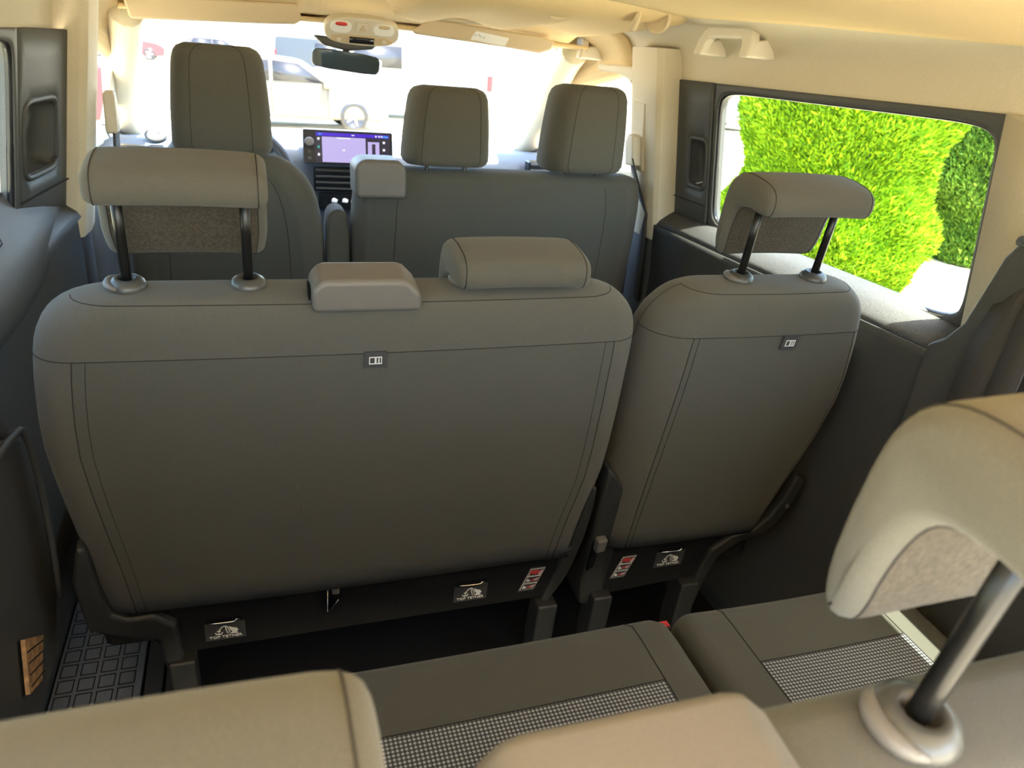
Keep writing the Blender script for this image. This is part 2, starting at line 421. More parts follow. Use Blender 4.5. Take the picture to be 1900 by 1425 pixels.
    V = []; ysd = [2.09, 2.16, 2.6, 3.0, 3.34]; prf = [(.74, 0), (.745, .4), (.73, .7), (.735, .78), (.76, .86), (.80, .90)]
    for y in ysd:
        for x, z in prf: V.append((s * (x + (.045 if y < 2.1 else 0)), y, z))
    F = [(i * 6 + j, i * 6 + j + 1, (i + 1) * 6 + j + 1, (i + 1) * 6 + j) for i in range(4) for j in range(5)]
    obj('door_panel', V, F, 'plastic', fd, solid=.012)
    # A pillar from windscreen header to the dashboard corner
    path = smooth_path([(s * .655, 2.50, 1.285), (s * .685, 2.66, 1.235), (s * .735, 2.92, 1.10), (s * .785, 3.26, .90)], 6)
    n_ = len(path); Vt, Ft = tubevf(path, [.045 + .02 * (i / n_) for i in range(n_)], 12)
    struct(obj('trim_9' if s > 0 else 'trim_10', Vt, Ft, 'beige'))

for s in (1, -1):
    v, f = prism([lambda t, y=y, z=z: (s * (t - max(0, z - .85) * .12), y, z) for y, z in ((.975, .55), (.962, .74), (.957, .85), (.925, .872), (.895, .91), (.852, 1.03), (.83, 1.06), (.70, 1.06), (.68, .88), (.68, .55))], .724, .785)
    struct(obj('trim_12' if s > 0 else 'trim_13', v, f, 'plastic', bevel=.008))
# windscreen
V = []; F = []; nu, nv = 17, 9
for j in range(nv):
    t = j / (nv - 1)
    for i in range(nu):
        q = -1 + 2 * i / (nu - 1)
        hw = .66 + .14 * t
        V.append((q * hw, 2.53 + .86 * t - (.10 + .05 * t) * q * q + .05 * math.sin(math.pi * t) * 0, 1.30 - .41 * t - .015 * q * q + .03 * math.sin(math.pi * t)))
for j in range(nv - 1):
    for i in range(nu - 1): a = j * nu + i; F.append((a, a + 1, a + nu + 1, a + nu))
struct(obj('window_1', V, F, 'glass', recalc=False))
# windscreen header closing the headliner to the glass
V = []
for q in np.linspace(-1, 1, 15):
    V += [(q * .66, 2.50 - .08 * q * q, 1.292 + .012 * (1 - q * q)), (q * .67, 2.56 - .10 * q * q, 1.288 + .012 * (1 - q * q)), (q * .67, 2.60 - .10 * q * q, 1.33)]
F = [(i * 3 + j, i * 3 + j + 1, i * 3 + 4 + j, i * 3 + 3 + j) for i in range(14) for j in range(2)]
struct(obj('trim_11', V, F, 'head', solid=.01))
# outer roof skin so that no sky leaks through the trim joints
V, F = boxvf(-.765, .765, -.35, 2.52, 1.425, 1.44); struct(obj('roof_panel', V, F, 'plastic', smooth=False))
for s, nm in ((1, 'wall_rail_right'), (-1, 'wall_rail_left')):
    V, F = boxvf(min(s * .760, s * .770), max(s * .760, s * .770), -.35, 2.75, 1.228, 1.44); struct(obj(nm, V, F, 'plastic', smooth=False))

# raised tailgate, out of view, added to hold sky light off the rear row
tg = thing('tailgate', (0, -.36, 1.42), 'unseen raised tailgate added to hold sky light off the rear row', 'door')
v, f = prism([lambda t, y=y, z=z: (t, y, z) for y, z in ((-.36, 1.40), (-.36, 1.44), (-.9, 1.54), (-1.45, 1.60), (-1.47, 1.55), (-.9, 1.48))], -.74, .74); obj('door_shell', v, f, 'plastic', tg, bevel=.01)
v, f = prism([lambda t, y=y, z=z: (t, y, z) for y, z in ((-.42, 1.402), (-.9, 1.472), (-1.40, 1.545), (-1.40, 1.555), (-.9, 1.482), (-.42, 1.412))], -.66, .66); obj('inner_trim', v, f, 'beige', tg)

# ------------------------------------------------------------------ seats
REC = math.radians(9); CR, SR = math.cos(REC), math.sin(REC)
HR_PROF = [(.010, .106), (-.002, .110), (-.008, .120), (-.008, .134), (-.002, .147), (.012, .155), (.035, .158), (.065, .158), (.090, .154), (.108, .143), (.118, .124), (.121, .095), (.121, .06), (.118, .02), (.111, .006), (.102, .003), (.094, .010), (.089, .03), (.086, .065), (.079, .090), (.066, .101), (.045, .105), (.026, .105)]
def offset_poly(P, e):
    n = len(P); out = []
    A = sum(P[i][0] * P[(i + 1) % n][1] - P[(i + 1) % n][0] * P[i][1] for i in range(n)); sg = 1 if A > 0 else -1
    for i in range(n):
        t = Vector((P[(i + 1) % n][0] - P[i - 1][0], P[(i + 1) % n][1] - P[i - 1][1])).normalized()
        out.append((P[i][0] - sg * t.y * e, P[i][1] + sg * t.x * e))
    return out
HR_PROF = [(p.x, p.y) for p in smooth_path([(a, b_, 0) for a, b_ in HR_PROF], 3, True)]
def headrest(parent, T, xc, S0, lift, hw=.107, dback=.0, label=None):
    """comma-section head restraint: roll on top, flap hanging in front, two posts in ringed guides"""
    st = []
    for e, dx in ((.0115, 0), (.007, .002), (.0035, .006), (.001, .012), (0, .024)): st.append((-hw + dx, e))
    for x in np.linspace(-hw + .045, hw - .045, 7): st.append((x, 0))
    for e, dx in reversed(((.0115, 0), (.007, .002), (.0035, .006), (.001, .012), (0, .024))): st.append((hw - dx, e))
    n = len(HR_PROF); V = []
    for x, e in st:
        for d, z in offset_poly(HR_PROF, e):
            V.append(Vector(T(xc + x * (1 - .06 * max(0, (.04 - z) / .04)), d + dback, S0 + z - (.106 - lift) - .003 * (x / hw) ** 2)))
    fs = {}
    m_ = len(st); allf = []
    inner = set(range(46, 69))
    for i in range(m_ - 1):
        for j in range(n):
            q = (i * n + j, i * n + (j + 1) % n, (i + 1) * n + (j + 1) % n, (i + 1) * n + j)
            k = 'end_cap' if i < 3 else ('end_cap2' if i >= m_ - 4 else ('inner_panel' if j in inner else 'pad'))
            fs.setdefault(k, []).append(q); allf.append(q)
    ca = tuple(range(n)); cb = tuple((m_ - 1) * n + j for j in range(n)); fs['end_cap'].append(ca); fs['end_cap2'].append(cb)
    me = bpy.data.meshes.new('tmp'); me.from_pydata(V, [], allf + [ca, cb]); me.update()
    bm = bmesh.new(); bm.from_mesh(me); bmesh.ops.recalc_face_normals(bm, faces=bm.faces); bm.to_mesh(me); bm.free()
    VN = [Vector(v.normal) for v in me.vertices]; flip = {frozenset(p.vertices): tuple(p.vertices) for p in me.polygons}
    root = None
    for k in ('pad', 'inner_panel', 'end_cap', 'end_cap2'):
        idx = sorted({v for f in fs[k] for v in f}); mp = {v: i for i, v in enumerate(idx)}
        par = parent if root is None else root
        o = obj({'pad': 'headrest', 'inner_panel': 'inner_panel'}.get(k, 'end_cap'), [V[v] for v in idx], [tuple(mp[v] for v in flip[frozenset(f)]) for f in fs[k]],
                'velour' if k == 'inner_panel' else 'fabric_top', par, recalc=False, normals=[VN[v] for v in idx])
        if root is None:
            root = o
            if label: o['label'] = label
    bpy.data.meshes.remove(me)
    # seam rings between pad and end caps
    for i in (3, m_ - 4):
        v, f = tubevf([V[i * n + j] for j in range(n)], .0008, 6, closed=True); obj('seam', v, f, 'seam', root)
    for jj in (46, 0):
        v, f = tubevf([V[i * n + jj] for i in range(3, m_ - 3)], .0008, 6); obj('seam', v, f, 'seam', root)
    nrm = Vector(T(0, 0, 1)) - Vector(T(0, 0, 0))
    for sx in (-.0775, .0775):
        x = xc + sx; d = .048 + dback
        if lift > .05:
            v, f = tubevf([T(x, d, S0 - .02), T(x, d, S0 + .03), T(x, d, S0 + .07), T(x, d, S0 + lift + .01)], .0068, 12); obj('post', v, f, 'post', root)
        v, f = lathevf([(.0, -.006), (.024, -.006), (.0245, .0), (.022, .006), (.016, .010), (.0115, .011), (.010, .006), (.0, .006)], 28, T(x, d, S0), nrm)
        g = obj('post_guide', v, f, 'ring', root)
        if sx < 0:   # release button: a crescent on the outer side of the left guide
            P = [T(x - .024 * math.cos(a), d + .024 * math.sin(a), S0 + .003) for a in np.linspace(-1.1, 1.1, 9)]
            v, f = tubevf(P, [.002, .004, .0055, .006, .006, .006, .0055, .004, .002], 8); obj('release_button', v, f, 'plastic_mid', root)
    return root

def icon_book(parent, T, xc, sc, ang=0):
    """sewn-in tag with the open-book pictogram"""
    def P(x, y, e): return T(xc + x + y * ang, -e, sc + y)
    def plate(name, x0, x1, y0, y1, e0, e1, m):
        pts = [lambda e, x=x, y=y: P(x, y, e) for x, y in ((x0, y0), (x1, y0), (x1, y1), (x0, y1))]
        v, f = prism(pts, e0, e1); return obj(name, v, f, m, par, smooth=False)
    par = parent
    tagp = plate('label_tag', -.0165, .0165, -.0135, .0135, -.004, .0125, 'label'); par = tagp
    e0, e1 = .012, .0135; w_ = .0011
    for (a, b_) in ((-.0095, -.0002), (.0002, .0095)):
        plate('print', a, b_, .0045, .0045 + w_, e0, e1, 'white'); plate('print', a, b_, -.0065, -.0065 + w_, e0, e1, 'white')
        plate('print', a, a + w_, -.0065, .0055, e0, e1, 'white'); plate('print', b_ - w_, b_, -.0065, .0055, e0, e1, 'white')
    plate('print', .0040, .0058, -.0045, .0005, e0, e1, 'white'); plate('print', .0040, .0058, .0015, .0032, e0, e1, 'white')
    return tagp

def tether_label(parent, T, xc, sc, ang=0, d0=0):
    def P(x, y, e): return T(xc + x, d0 - e, sc + y + x * ang)
    def poly(name, pts, e0, e1, m, par):
        v, f = prism([lambda e, x=x, y=y: P(x, y, e) for x, y in pts], e0, e1); return obj(name, v, f, m, par, smooth=False)
    pl = poly('tether_label', [(-.034, -.024), (.034, -.024), (.034, .018), (-.034, .018)], -.002, .0025, 'label', parent)
    text_mesh('TOP TETHER', .0098, 'white', lambda x, y, z: P(x * .98, y * .85 - .0165, .003 + z), pl)
    # pictogram: a child in a seat, its strap arching over to an anchor
    poly('print', [(.006, .009), (.011, .005), (.019, .002), (.022, -.003), (.018, -.008), (.022, -.0105), (.009, -.0105), (.012, -.005), (.008, .000)], .0025, .0035, 'white', pl)
    for pts in (((-.011, -.008), (-.0105, .001), (-.006, .008), (-.001, .011), (.003, .009), (.005, .004), (.008, -.009)), ((-.017, -.005), (-.015, -.0085), (-.011, -.0095), (-.007, -.0085), (-.005, -.005)), ((-.014, -.001), (-.008, -.001)), ((.001, .009), (.001, .002), (.004, -.009))):
        v, f = tubevf([P(x, y, .003) for x, y in pts], .0010, 6); obj('print', v, f, 'white', pl)
    # wire anchor above the label in its slot
    poly('slot', [(-.030, .019), (.030, .019), (.030, .029), (-.030, .029)], -.001, .0012, 'darkgap', parent)
    v, f = tubevf(smooth_path([P(-.026, .020, 0), P(-.020, .024, .006), P(.014, .024, .007), P(.020, .027, .005), P(.026, .022, 0)], 4), .0022, 8)
    obj('tether_anchor', v, f, 'chrome', parent)

def warning_sticker(parent, T, xc, sc, ang=.0, d0=0, lean=.30):
    def P(x, y, e): return T(xc + x + y * lean, d0 - e, sc + y + x * ang)
    def poly(name, pts, e0, e1, m, par):
        v, f = prism([lambda e, x=x, y=y: P(x, y, e) for x, y in pts], e0, e1); return obj(name, v, f, m, par, smooth=False)
    base = poly('warning_sticker', [(-.0165, -.031), (.0165, -.031), (.0165, .031), (-.0165, .031)], -.002, .002, 'label', parent)
    for k, y in enumerate((.020, 0.001, -.018)):
        h = .0095 if k == 0 else .0085
        poly('print', [(-.0155, y - h), (.0155, y - h), (.0155, y + h), (-.0155, y + h)], .002, .0025, 'white', base)
        poly('print', [(-.0142, y - h + .0013), (.0142, y - h + .0013), (.0142, y + h - .0013), (-.0142, y + h - .0013)], .0025, .003, 'label', base)
        if k == 0:
            poly('print', [(-.013, y - .002), (-.001, y - .002), (-.001, y - .006), (.002, y - .006), (.002, y - .002), (.005, y - .001), (.005, y + .006), (-.013, y + .006)], .003, .0035, 'red', base)
            poly('print', [(-.013, y - .007), (-.0115, y - .007), (-.0115, y - .003), (-.013, y - .003)], .003, .0035, 'white', base)
            poly('print', [(.006, y - .006), (.013, y - .007), (.0135, y + .004), (.010, y + .006), (.007, y + .001)], .003, .0035, 'pink', base)
        else:
            poly('print', [(-.012, y - .004), (-.004, y - .004), (-.004, y - .001), (-.009, y + .001), (-.010, y + .004), (-.012, y + .004)], .003, .0035, 'white', base)
            poly('print', [(-.002, y - .003), (.003, y - .003), (.003, y + .001), (-.002, y + .001)], .003, .0035, 'red', base)
            poly('print', [(.004, y - .003), (.011, y - .003), (.012, y + .004), (.008, y + .002), (.004, y + .001)], .003, .0035, 'pink', base)

def plate_part(parent, T, pts, d0, d1, m, name, bevel=.006):
    v, f = prism([lambda d, x=x, s=s: T(x, d, s) for x, s in pts], d0, d1); return obj(name, v, f, m, parent, bevel=bevel)
zs_ = lambda z: (z - .35) / CR

def cushion(parent, x0, x1, Yf, Yb, ztop, insert=None, seamx=.055):
    """seat base: ring sections in (x, -z) lofted along Y"""
    rows = []
    L = Yf - Yb
    tab = [0, .02, .06, .12, .2, .28, .36, .42, L - .14, L - .10, L - .06, L - .03, L - .012, L - .003, L]
    tab = sorted(set(round(t, 4) for t in tab if 0 <= t <= L))
    for s in tab:
        e = max(0, s - (L - .045)); drop = .045 - math.sqrt(max(0, .045 ** 2 - e * e)); side = drop * .35
        lift = .030 * (s / L) ** 1.5
        rows.append((s, [(x, y) for x, y in ring(x0 + side, x1 - side, drop - lift, .115 - drop * .3, .03, .03, .03, .02, crown=-.006)]))
    T = lambda x, d, s: (x, Yb + s, ztop - .018 - d)
    front_i = min(range(len(tab)), key=lambda i: abs(tab[i] - (L - .14)))
    nb = max(1, round(NX * seamx / (x1 - x0)))
    def nm(i, j):
        z = zone(j)
        if z == 'rear':
            if i < front_i and nb <= j < NX - nb: return 'seat_insert'
            if i >= front_i and nb <= j < NX - nb: return 'front_roll'
            return 'bolster_right' if j >= NX - nb else 'bolster_left'
        return 'cushion_base'
    V, parts, bvh = loft(lambda i, j: {'bolster_left': ('side_bolster', 0), 'bolster_right': ('side_bolster', 1)}.get(nm(i, j), nm(i, j)), rows, T, parent,
                         lambda g: 'mesh' if g == 'seat_insert' else 'fabric')
    for j in (nb, NX - nb):
        seam([V[i * NR + j] for i in range(len(rows) - 1)], parent, .0022)
    seam([V[front_i * NR + j] for j in range(nb, NX - nb + 1)], parent, .0022)
    return V

def bench(loc, label, up, low_detail=False):
    """two-seat bench: loc = offset of the whole thing relative to row two"""
    ox, oy, oz = loc
    root = thing('bench_seat', (-.21 + ox, 1.19 + oy, 0), label, 'seat')
    T = lambda x, d, s: (x + ox, 1.153 + oy + d * CR - s * SR, .35 + oz + s * CR + d * SR)
    tab = [(0, -.640, .206, 0, .125), (.10, -.650, .220, 0, .128), (.20, -.662, .236, -.002, .128), (.33, -.674, .238, -.004, .12), (.42, -.670, .237, -.003, .108),
           (.487, -.662, .236, -.001, .098), (.52, -.653, .228, .0, .092), (.54, -.641, .216, .001, .088), (.555, -.625, .199, .004, .084), (.565, -.606, .180, .009, .078), (.571, -.582, .156, .017, .071), (.574, -.556, .13, .030, .062)]
    ss = [0, .05, .10, .15, .20, .26, .33, .38, .42, .455, .487, .505, .52, .53, .54, .548, .555, .561, .565, .5685, .571, .5727, .574]
    rows = []
    for s in ss:
        _, x0, x1, d0, d1 = smooth_tab(tab, s)
        ry = min(.04, (d1 - d0) * .48); rf = min(.03, (d1 - d0) * .45)
        rows.append((s, ring(x0, x1, d0, d1, .052, .050, ry, rf, crown=.008)))
    k = ss.index(.487)
    def nm(i, j):
        z = zone(j)
        if z == 'front': return 'backrest_front'
        if i >= k: return 'upper_cover'
        return {'rear': 'rear_panel', 'left': ('side_panel', 0), 'right': ('side_panel', 1)}[z]
    V, parts, bvh = loft(nm, rows, T, root, lambda g: 'fabric' if g in ('rear_panel', 'backrest_front') else 'fabric_top')
    g = lambda i, j: V[i * NR + j % NR]
    seam([g(k, j) for j in list(range(-NC - 1, NX + NC + 2))], root, .0016)
    for j in (0, NX): seam([g(i, j) for i in range(0, k + 1)], root, .0017)
    for j, t in ((0, .45), (NX - 1, .55)): seam([g(i, j).lerp(g(i, j + 1), t) for i in range(0, k + 1)], root, .0011)
    # seam under the top edge
    i_ = ss.index(.565); seam([g(i_, j) for j in range(-NC - 1, NX + NC + 2)], root, .0014)
    # belt housing between the two places
    pts = [(-.299, .558), (-.145, .558), (-.146, .586), (-.166, .606), (-.176, .609), (-.280, .609), (-.290, .605), (-.301, .592)]
    hd = .018 if low_detail else 0
    h = plate_part(root, lambda x, d, s: T(x, d + hd, s), pts, -.018, .052, 'plastic_mid', 'belt_housing', .009)
    v, f = prism([lambda d, x=x, s=s: T(x, d, s) for x, s in ((-.3035, .572), (-.3015, .572), (-.3015, .588), (-.3035, .588))], hd, .03 + hd); obj('belt_slot', v, f, 'darkgap', h)
    headrest(root, T, -.447 if low_detail else -.459, .576, .127 if up[0] else .008)
    headrest(root, T, .015, .576, .127 if up[1] else .008)
    icon_book(root, T, -.209, .477)
    if not low_detail:
        for P_ in (((-.330, .252), (-.322, .238)), ((-.318, .214), (-.316, .204), (-.321, .192))): seam([T(x, -.0105, s) for x, s in P_], root, .0006, 'scuff_mark', 'plastic_mid')
    # lower carpet panel with stitched hem
    pts = [(-.625, .012), (.203, .012), (.176, -.128), (-.545, -.134), (-.60, -.05)]
    lp = plate_part(root, T, pts, .012, .05, 'carpet', 'lower_panel', .006)
    v, f = tubevf([T(x, .005, -.004 ) for x in np.linspace(-.60, .19, 12)], .006, 8); obj('hem', v, f, 'carpet', lp)
    for x in np.linspace(-.59, .18, 60):
        pass
    if not low_detail:
        seam([T(x, .0115, -.018) for x in np.linspace(-.58, .185, 12)], lp, .0009, 'stitch_line', 'label')
        tether_label(lp, T, -.455, -.085, .0, .012); tether_label(lp, T, .0, -.078, .0, .012)
        warning_sticker(lp, T, .127, -.068, .0, .012)
        # strap slot with a pull tab
        v, f = prism([lambda d, x=x, s=s: T(x, d, s) for x, s in ((-.278, .006), (-.247, .006), (-.256, -.04), (-.277, -.068))], .004, .0125); obj('strap_slot', v, f, 'darkgap', lp)
        v, f = tubevf([T(-.277, .004, .004), T(-.277, .003, -.068), T(-.268, .003, -.060), T(-.257, .003, -.040)], .0012, 6); obj('slot_edge', v, f, 'chrome', lp)
        plate_part(lp, T, [(-.270, .010), (-.255, .010), (-.256, -.018), (-.269, -.018)], -.006, .004, 'plastic_mid', 'pull_tab', .003)
    # hinge covers at both ends
    pts = [(.215, .165), (.226, .160), (.228, .11), (.222, .03), (.210, -.04), (.197, -.085), (.172, -.138), (.155, -.138), (.176, -.05), (.180, .0), (.195, .012), (.205, .10)]
    plate_part(root, T, pts, .006, .09, 'plastic_low', 'hinge_cover', .010)
    pts = [(-.655, .16), (-.642, .15), (-.636, .05), (-.625, .004), (-.606, -.012), (-.565, -.010), (-.53, -.042), (-.525, -.20), (-.555, -.20), (-.562, -.075), (-.62, -.055), (-.665, -.03), (-.672, .08)]
    plate_part(root, T, pts, -.004, .09, 'plastic_low', 'hinge_cover', .008)
    # legs on floor rails
    for x in (-.53, .165):
        v, f = prism([lambda t, y=y, z=z, x=x: (x + ox + t, 1.19 + oy + y, z) for y, z in ((-.03, 0), (.03, 0), (.035, .12), (.02, .22 + oz), (-.03, .22 + oz), (-.02, .12))], -.022, .022)
        obj('leg', v, f, 'plastic_low', root, bevel=.005)
        v, f = prism([lambda t, y=y, z=z, x=x: (x + ox + t, 1.19 + oy + y, z) for y, z in ((.44, 0), (.50, 0), (.47, .28 + oz), (.41, .28 + oz))], -.022, .022)
        obj('leg', v, f, 'plastic_low', root, bevel=.005)
    # seat base
    cushion(root, -.68 + ox, .238 + ox, 1.74 + oy + (.035 if low_detail else 0), 1.235 + oy, .425)
    v, f = boxvf(-.66 + ox, .22 + ox, 1.22 + oy, 1.70 + oy, .22, .32); obj('seat_frame', v, f, 'carpet', root, bevel=.02)
    return root

def single(loc, label, up, low_detail=False):
    ox, oy, oz = loc
    root = thing('single_seat', (.47 + ox, 1.19 + oy, 0), label, 'seat')
    T = lambda x, d, s: (x + ox, 1.153 + oy + d * CR - s * SR, .35 + oz + s * CR + d * SR)
    tab = [(0, .252, .648, 0, .125, .062), (.10, .252, .672, 0, .128, .066), (.20, .252, .698, -.002, .128, .070), (.33, .253, .722, -.004, .12, .075), (.42, .255, .718, -.003, .108, .078),
           (.487, .258, .708, -.001, .098, .078), (.52, .268, .700, .0, .092, .076), (.54, .282, .690, .001, .088, .07), (.555, .298, .676, .004, .084, .062), (.565, .318, .660, .009, .078, .055), (.571, .342, .640, .017, .071, .05), (.574, .368, .618, .030, .062, .045)]
    ss = [0, .05, .10, .15, .20, .26, .33, .38, .42, .455, .487, .505, .52, .53, .54, .548, .555, .561, .565, .5685, .571, .5727, .574]
    rows = []
    for s in ss:
        _, x0, x1, d0, d1, rl = smooth_tab(tab, s)
        ry = min(.075, (d1 - d0) * .6); rf = min(.025, (d1 - d0) * .35)
        rows.append((s, ring(x0, x1, d0, d1, rl, .03, ry, rf, crown=.006)))
    k = ss.index(.487)
    def nm(i, j):
        z = zone(j)
        if z == 'front': return 'backrest_front'
        if i >= k: return 'upper_cover'
        return {'rear': 'rear_panel', 'left': ('side_panel', 0), 'right': ('side_panel', 1)}[z]
    V, parts, bvh = loft(nm, rows, T, root, lambda g: 'fabric' if g in ('rear_panel', 'backrest_front') else 'fabric_top')
    g = lambda i, j: V[i * NR + j % NR]
    seam([g(k, j) for j in list(range(-NC - 1, NX + NC + 2))], root, .0016)
    for j in (0, NX): seam([g(i, j) for i in range(0, k + 1)], root, .0017)
    seam([g(i, 0).lerp(g(i, 1), .75) for i in range(0, k + 1)], root, .0014)
    seam([g(i, -NC) for i in range(0, len(ss) - 4)], root, .0014)
    i_ = ss.index(.565); seam([g(i_, j) for j in range(-NC - 1, NX + NC + 2)], root, .0014)
    headrest(root, T, .508, .576, .127 if up else .008)
    icon_book(root, T, .532, .475, .06)
    pts = [(.285, .012), (.650, .012), (.625, -.005), (.545, -.06), (.525, -.135), (.30, -.150)]
    lp = plate_part(root, T, pts, .012, .05, 'carpet', 'lower_panel', .006)
    v, f = tubevf([T(x, .005, -.004) for x in np.linspace(.30, .62, 8)], .006, 8); obj('hem', v, f, 'carpet', lp)
    if not low_detail:
        warning_sticker(lp, T, .332, -.070, .0, .012); tether_label(lp, T, .440, -.062, .0, .012)
    pts = [(.243, .20), (.256, .19), (.285, .152), (.308, .146), (.312, .10), (.305, .03), (.300, -.06), (.30, -.17), (.250, -.17), (.242, -.10), (.242, -.02), (.242, .08)]
    hc = plate_part(root, T, pts, .010, .095, 'plastic_low', 'hinge_cover', .014)
    plate_part(hc, T, [(.244, .010), (.250, .030), (.264, .030), (.256, -.05), (.244, -.06)], .004, .011, 'darkgap', 'lever_slot', .001)
    plate_part(hc, T, [(.246, .032), (.268, .034), (.266, .004), (.246, .0)], -.010, .009, 'plastic_mid', 'lever_tab', .004)
    # bent support arm on the wall side
    P = [(.700, .135), (.692, .08), (.668, .020), (.640, -.010), (.590, -.022), (.548, -.055), (.535, -.10), (.522, -.24)]
    pts = [(x - .013, s + .008) for x, s in P] + [(x + .013, s - .012) for x, s in reversed(P)]
    plate_part(root, T, pts, .0, .085, 'plastic_low', 'hinge_cover', .006)
    v, f = lathevf([(0, 0), (.006, 0), (.005, .004), (0, .004)], 12, T(.688, -.001, .06), (0, -1, .15)); obj('bolt', v, f, 'ring', root)
    for x in (.29, .50):
        v, f = prism([lambda t, y=y, z=z, x=x: (x + ox + t, 1.19 + oy + y, z) for y, z in ((-.03, 0), (.03, 0), (.035, .12), (.02, .22 + oz), (-.03, .22 + oz), (-.02, .12))], -.022, .022)
        obj('leg', v, f, 'plastic_low', root, bevel=.005)
        v, f = prism([lambda t, y=y, z=z, x=x: (x + ox + t, 1.19 + oy + y, z) for y, z in ((.44, 0), (.50, 0), (.47, .28 + oz), (.41, .28 + oz))], -.022, .022)
        obj('leg', v, f, 'plastic_low', root, bevel=.005)
    cushion(root, .252 + ox, .70 + ox, 1.74 + oy + (.035 if low_detail else 0), 1.235 + oy, .425)
    v, f = boxvf(.28 + ox, .68 + ox, 1.22 + oy, 1.70 + oy, .22, .32); obj('seat_frame', v, f, 'carpet', root, bevel=.02)
    return root

bench((0, 0, 0), 'dark grey two-place bench in the middle row, left headrest raised, right one lowered', (True, False))
single((0, 0, 0), 'dark grey single middle-row seat by the hedge-side window, headrest raised', True)
bench((0, -.897, .020), 'two-place rear bench closest to the viewer, left headrest lowered, right one raised', (False, True), True)
single((0, -.897, .020), 'single rear seat with sunlit strip on its cushion beside the right wall', True, True)

bk = thing('belt_buckle', (.265, .903, 0), 'small black belt buckle with red button between the rear cushions', 'buckle')
v, f = boxvf(.252, .278, .893, .913, .27, .368); obj('buckle_body', v, f, 'plastic_low', bk, bevel=.004)
v, f = boxvf(.255, .275, .896, .910, .367, .372); obj('red_button', v, f, 'red', bk, bevel=.002)
v, f = boxvf(.259, .271, .897, .909, .0, .28); obj('stalk', v, f, 'belt', bk)

# front row ----------------------------------------------------------
def front_headrest(parent, xc, Yr, z0, z1, wr, wf, depth, tilt=.06):
    rows = []
    H = z1 - z0
    for t in (0, .03, .08, .2, .4, .6, .75, .86, .93, .97, 1.0):
        k = 1 - .16 * t ** 2; top = max(0, t - .86) / .14; e = .024 * (1 - math.sqrt(max(0, 1 - top * top))); bt = max(0, .08 - t) / .08; e2 = .012 * bt * bt
        a = e + e2
        hw_r, hw_f = wr * k - a, wf * k - a
        d0, d1 = a, depth - a
        R = ring(xc - hw_f, xc + hw_f, d0, d1, hw_f - hw_r + .012, hw_f - hw_r + .012, min(.06, (d1 - d0) * .6), .02, crown=.008)
        rows.append((t * H, R))
    T = lambda x, d, s: (x, Yr + d - s * tilt, z0 + s)
    V, parts, bvh = loft(lambda i, j: {'rear': 'headrest', 'front': 'headrest_front', 'left': ('headrest_side', 0), 'right': ('headrest_side', 1)}[zone(j)], rows, T, parent, lambda g: 'fabric_top')
    for j in (0, NX): seam([V[i * NR + j] for i in range(len(rows))], parent, .0013)
    for sx in (-.05, .05):
        v, f = tubevf([(xc + sx, Yr + depth * .5, z0 - .05), (xc + sx, Yr + depth * .5, z0 + .02)], .006, 10); obj('post', v, f, 'post', parent)
def front_back(parent, tab, Yb, zb, rl=.06, rr=.06):
    rows = []
    ss = [t[0] for t in tab]; ss = sorted(set(ss + [(a + b_) / 2 for a, b_ in zip(ss, ss[1:])]))
    for s in ss:
        _, x0, x1, d0, d1 = smooth_tab(tab, s)
        rows.append((s, ring(x0, x1, d0, d1, rl, rr, min(.06, (d1 - d0) * .55), min(.03, (d1 - d0) * .4), crown=.012)))
    T = lambda x, d, s: (x, Yb + d * CR - s * SR, zb + s * CR + d * SR)
    V, parts, bvh = loft(lambda i, j: {'rear': 'rear_panel', 'front': 'backrest_front', 'left': ('side_panel', 0), 'right': ('side_panel', 1)}[zone(j)], rows, T, parent, lambda g: 'fabric' if g == 'rear_panel' else 'fabric_top')
    for j in (2, NX - 2): seam([V[i * NR + j] for i in range(len(rows) - 3)], parent, .0016)
    return V, rows, T
ds = thing('driver_seat', (-.42, 2.2, 0), 'dark front driver seat with tall upright headrest behind the steering wheel', 'seat')
front_back(ds, [(0, -.65, -.19, 0, .13), (.25, -.655, -.185, 0, .13), (.42, -.65, -.19, 0, .115), (.52, -.635, -.205, .0, .10), (.58, -.61, -.232, .004, .092), (.615, -.575, -.268, .012, .082), (.632, -.54, -.30, .024, .07)], 2.06, .35)
front_headrest(ds, -.422, 1.955, .985, 1.222, .078, .112, .10)
cushion(ds, -.66, -.18, 2.62, 2.12, .45); v, f = boxvf(-.63, -.21, 2.12, 2.58, .0, .33); obj('seat_box', v, f, 'carpet', ds, bevel=.02)
ps = thing('passenger_bench', (.30, 2.2, 0), 'dark front passenger bench with two headrests and a shoulder belt block', 'seat')
V, rows, T = front_back(ps, [(0, -.12, .70, 0, .13), (.25, -.122, .705, 0, .13), (.42, -.12, .705, 0, .115), (.52, -.118, .70, .0, .10), (.58, -.112, .69, .006, .092), (.605, -.10, .675, .014, .08), (.615, -.08, .645, .026, .068)], 2.06, .35, .04, .06)
seam([T(x, .0, .52 - .02 * max(0, (x - .3) / .4) ** 2 * 0) for x in np.linspace(-.07, .62, 20)], ps, .0016)
front_headrest(ps, .118, 1.955, .978, 1.168, .088, .113, .10)
front_headrest(ps, .497, 1.945, .975, 1.195, .076, .118, .11)
plate_part(ps, lambda x, d, s: (x, 1.945 + d, .90 + s), [(-.122, -.002), (.004, -.002), (.004, .070), (-.014, .092), (-.106, .092), (-.124, .074)], -.012, .10, 'plastic_mid', 'belt_housing', .012)
cushion(ps, -.12, .72, 2.62, 2.12, .45); v, f = boxvf(-.10, .70, 2.12, 2.58, .0, .33); obj('seat_box', v, f, 'carpet', ps, bevel=.02)

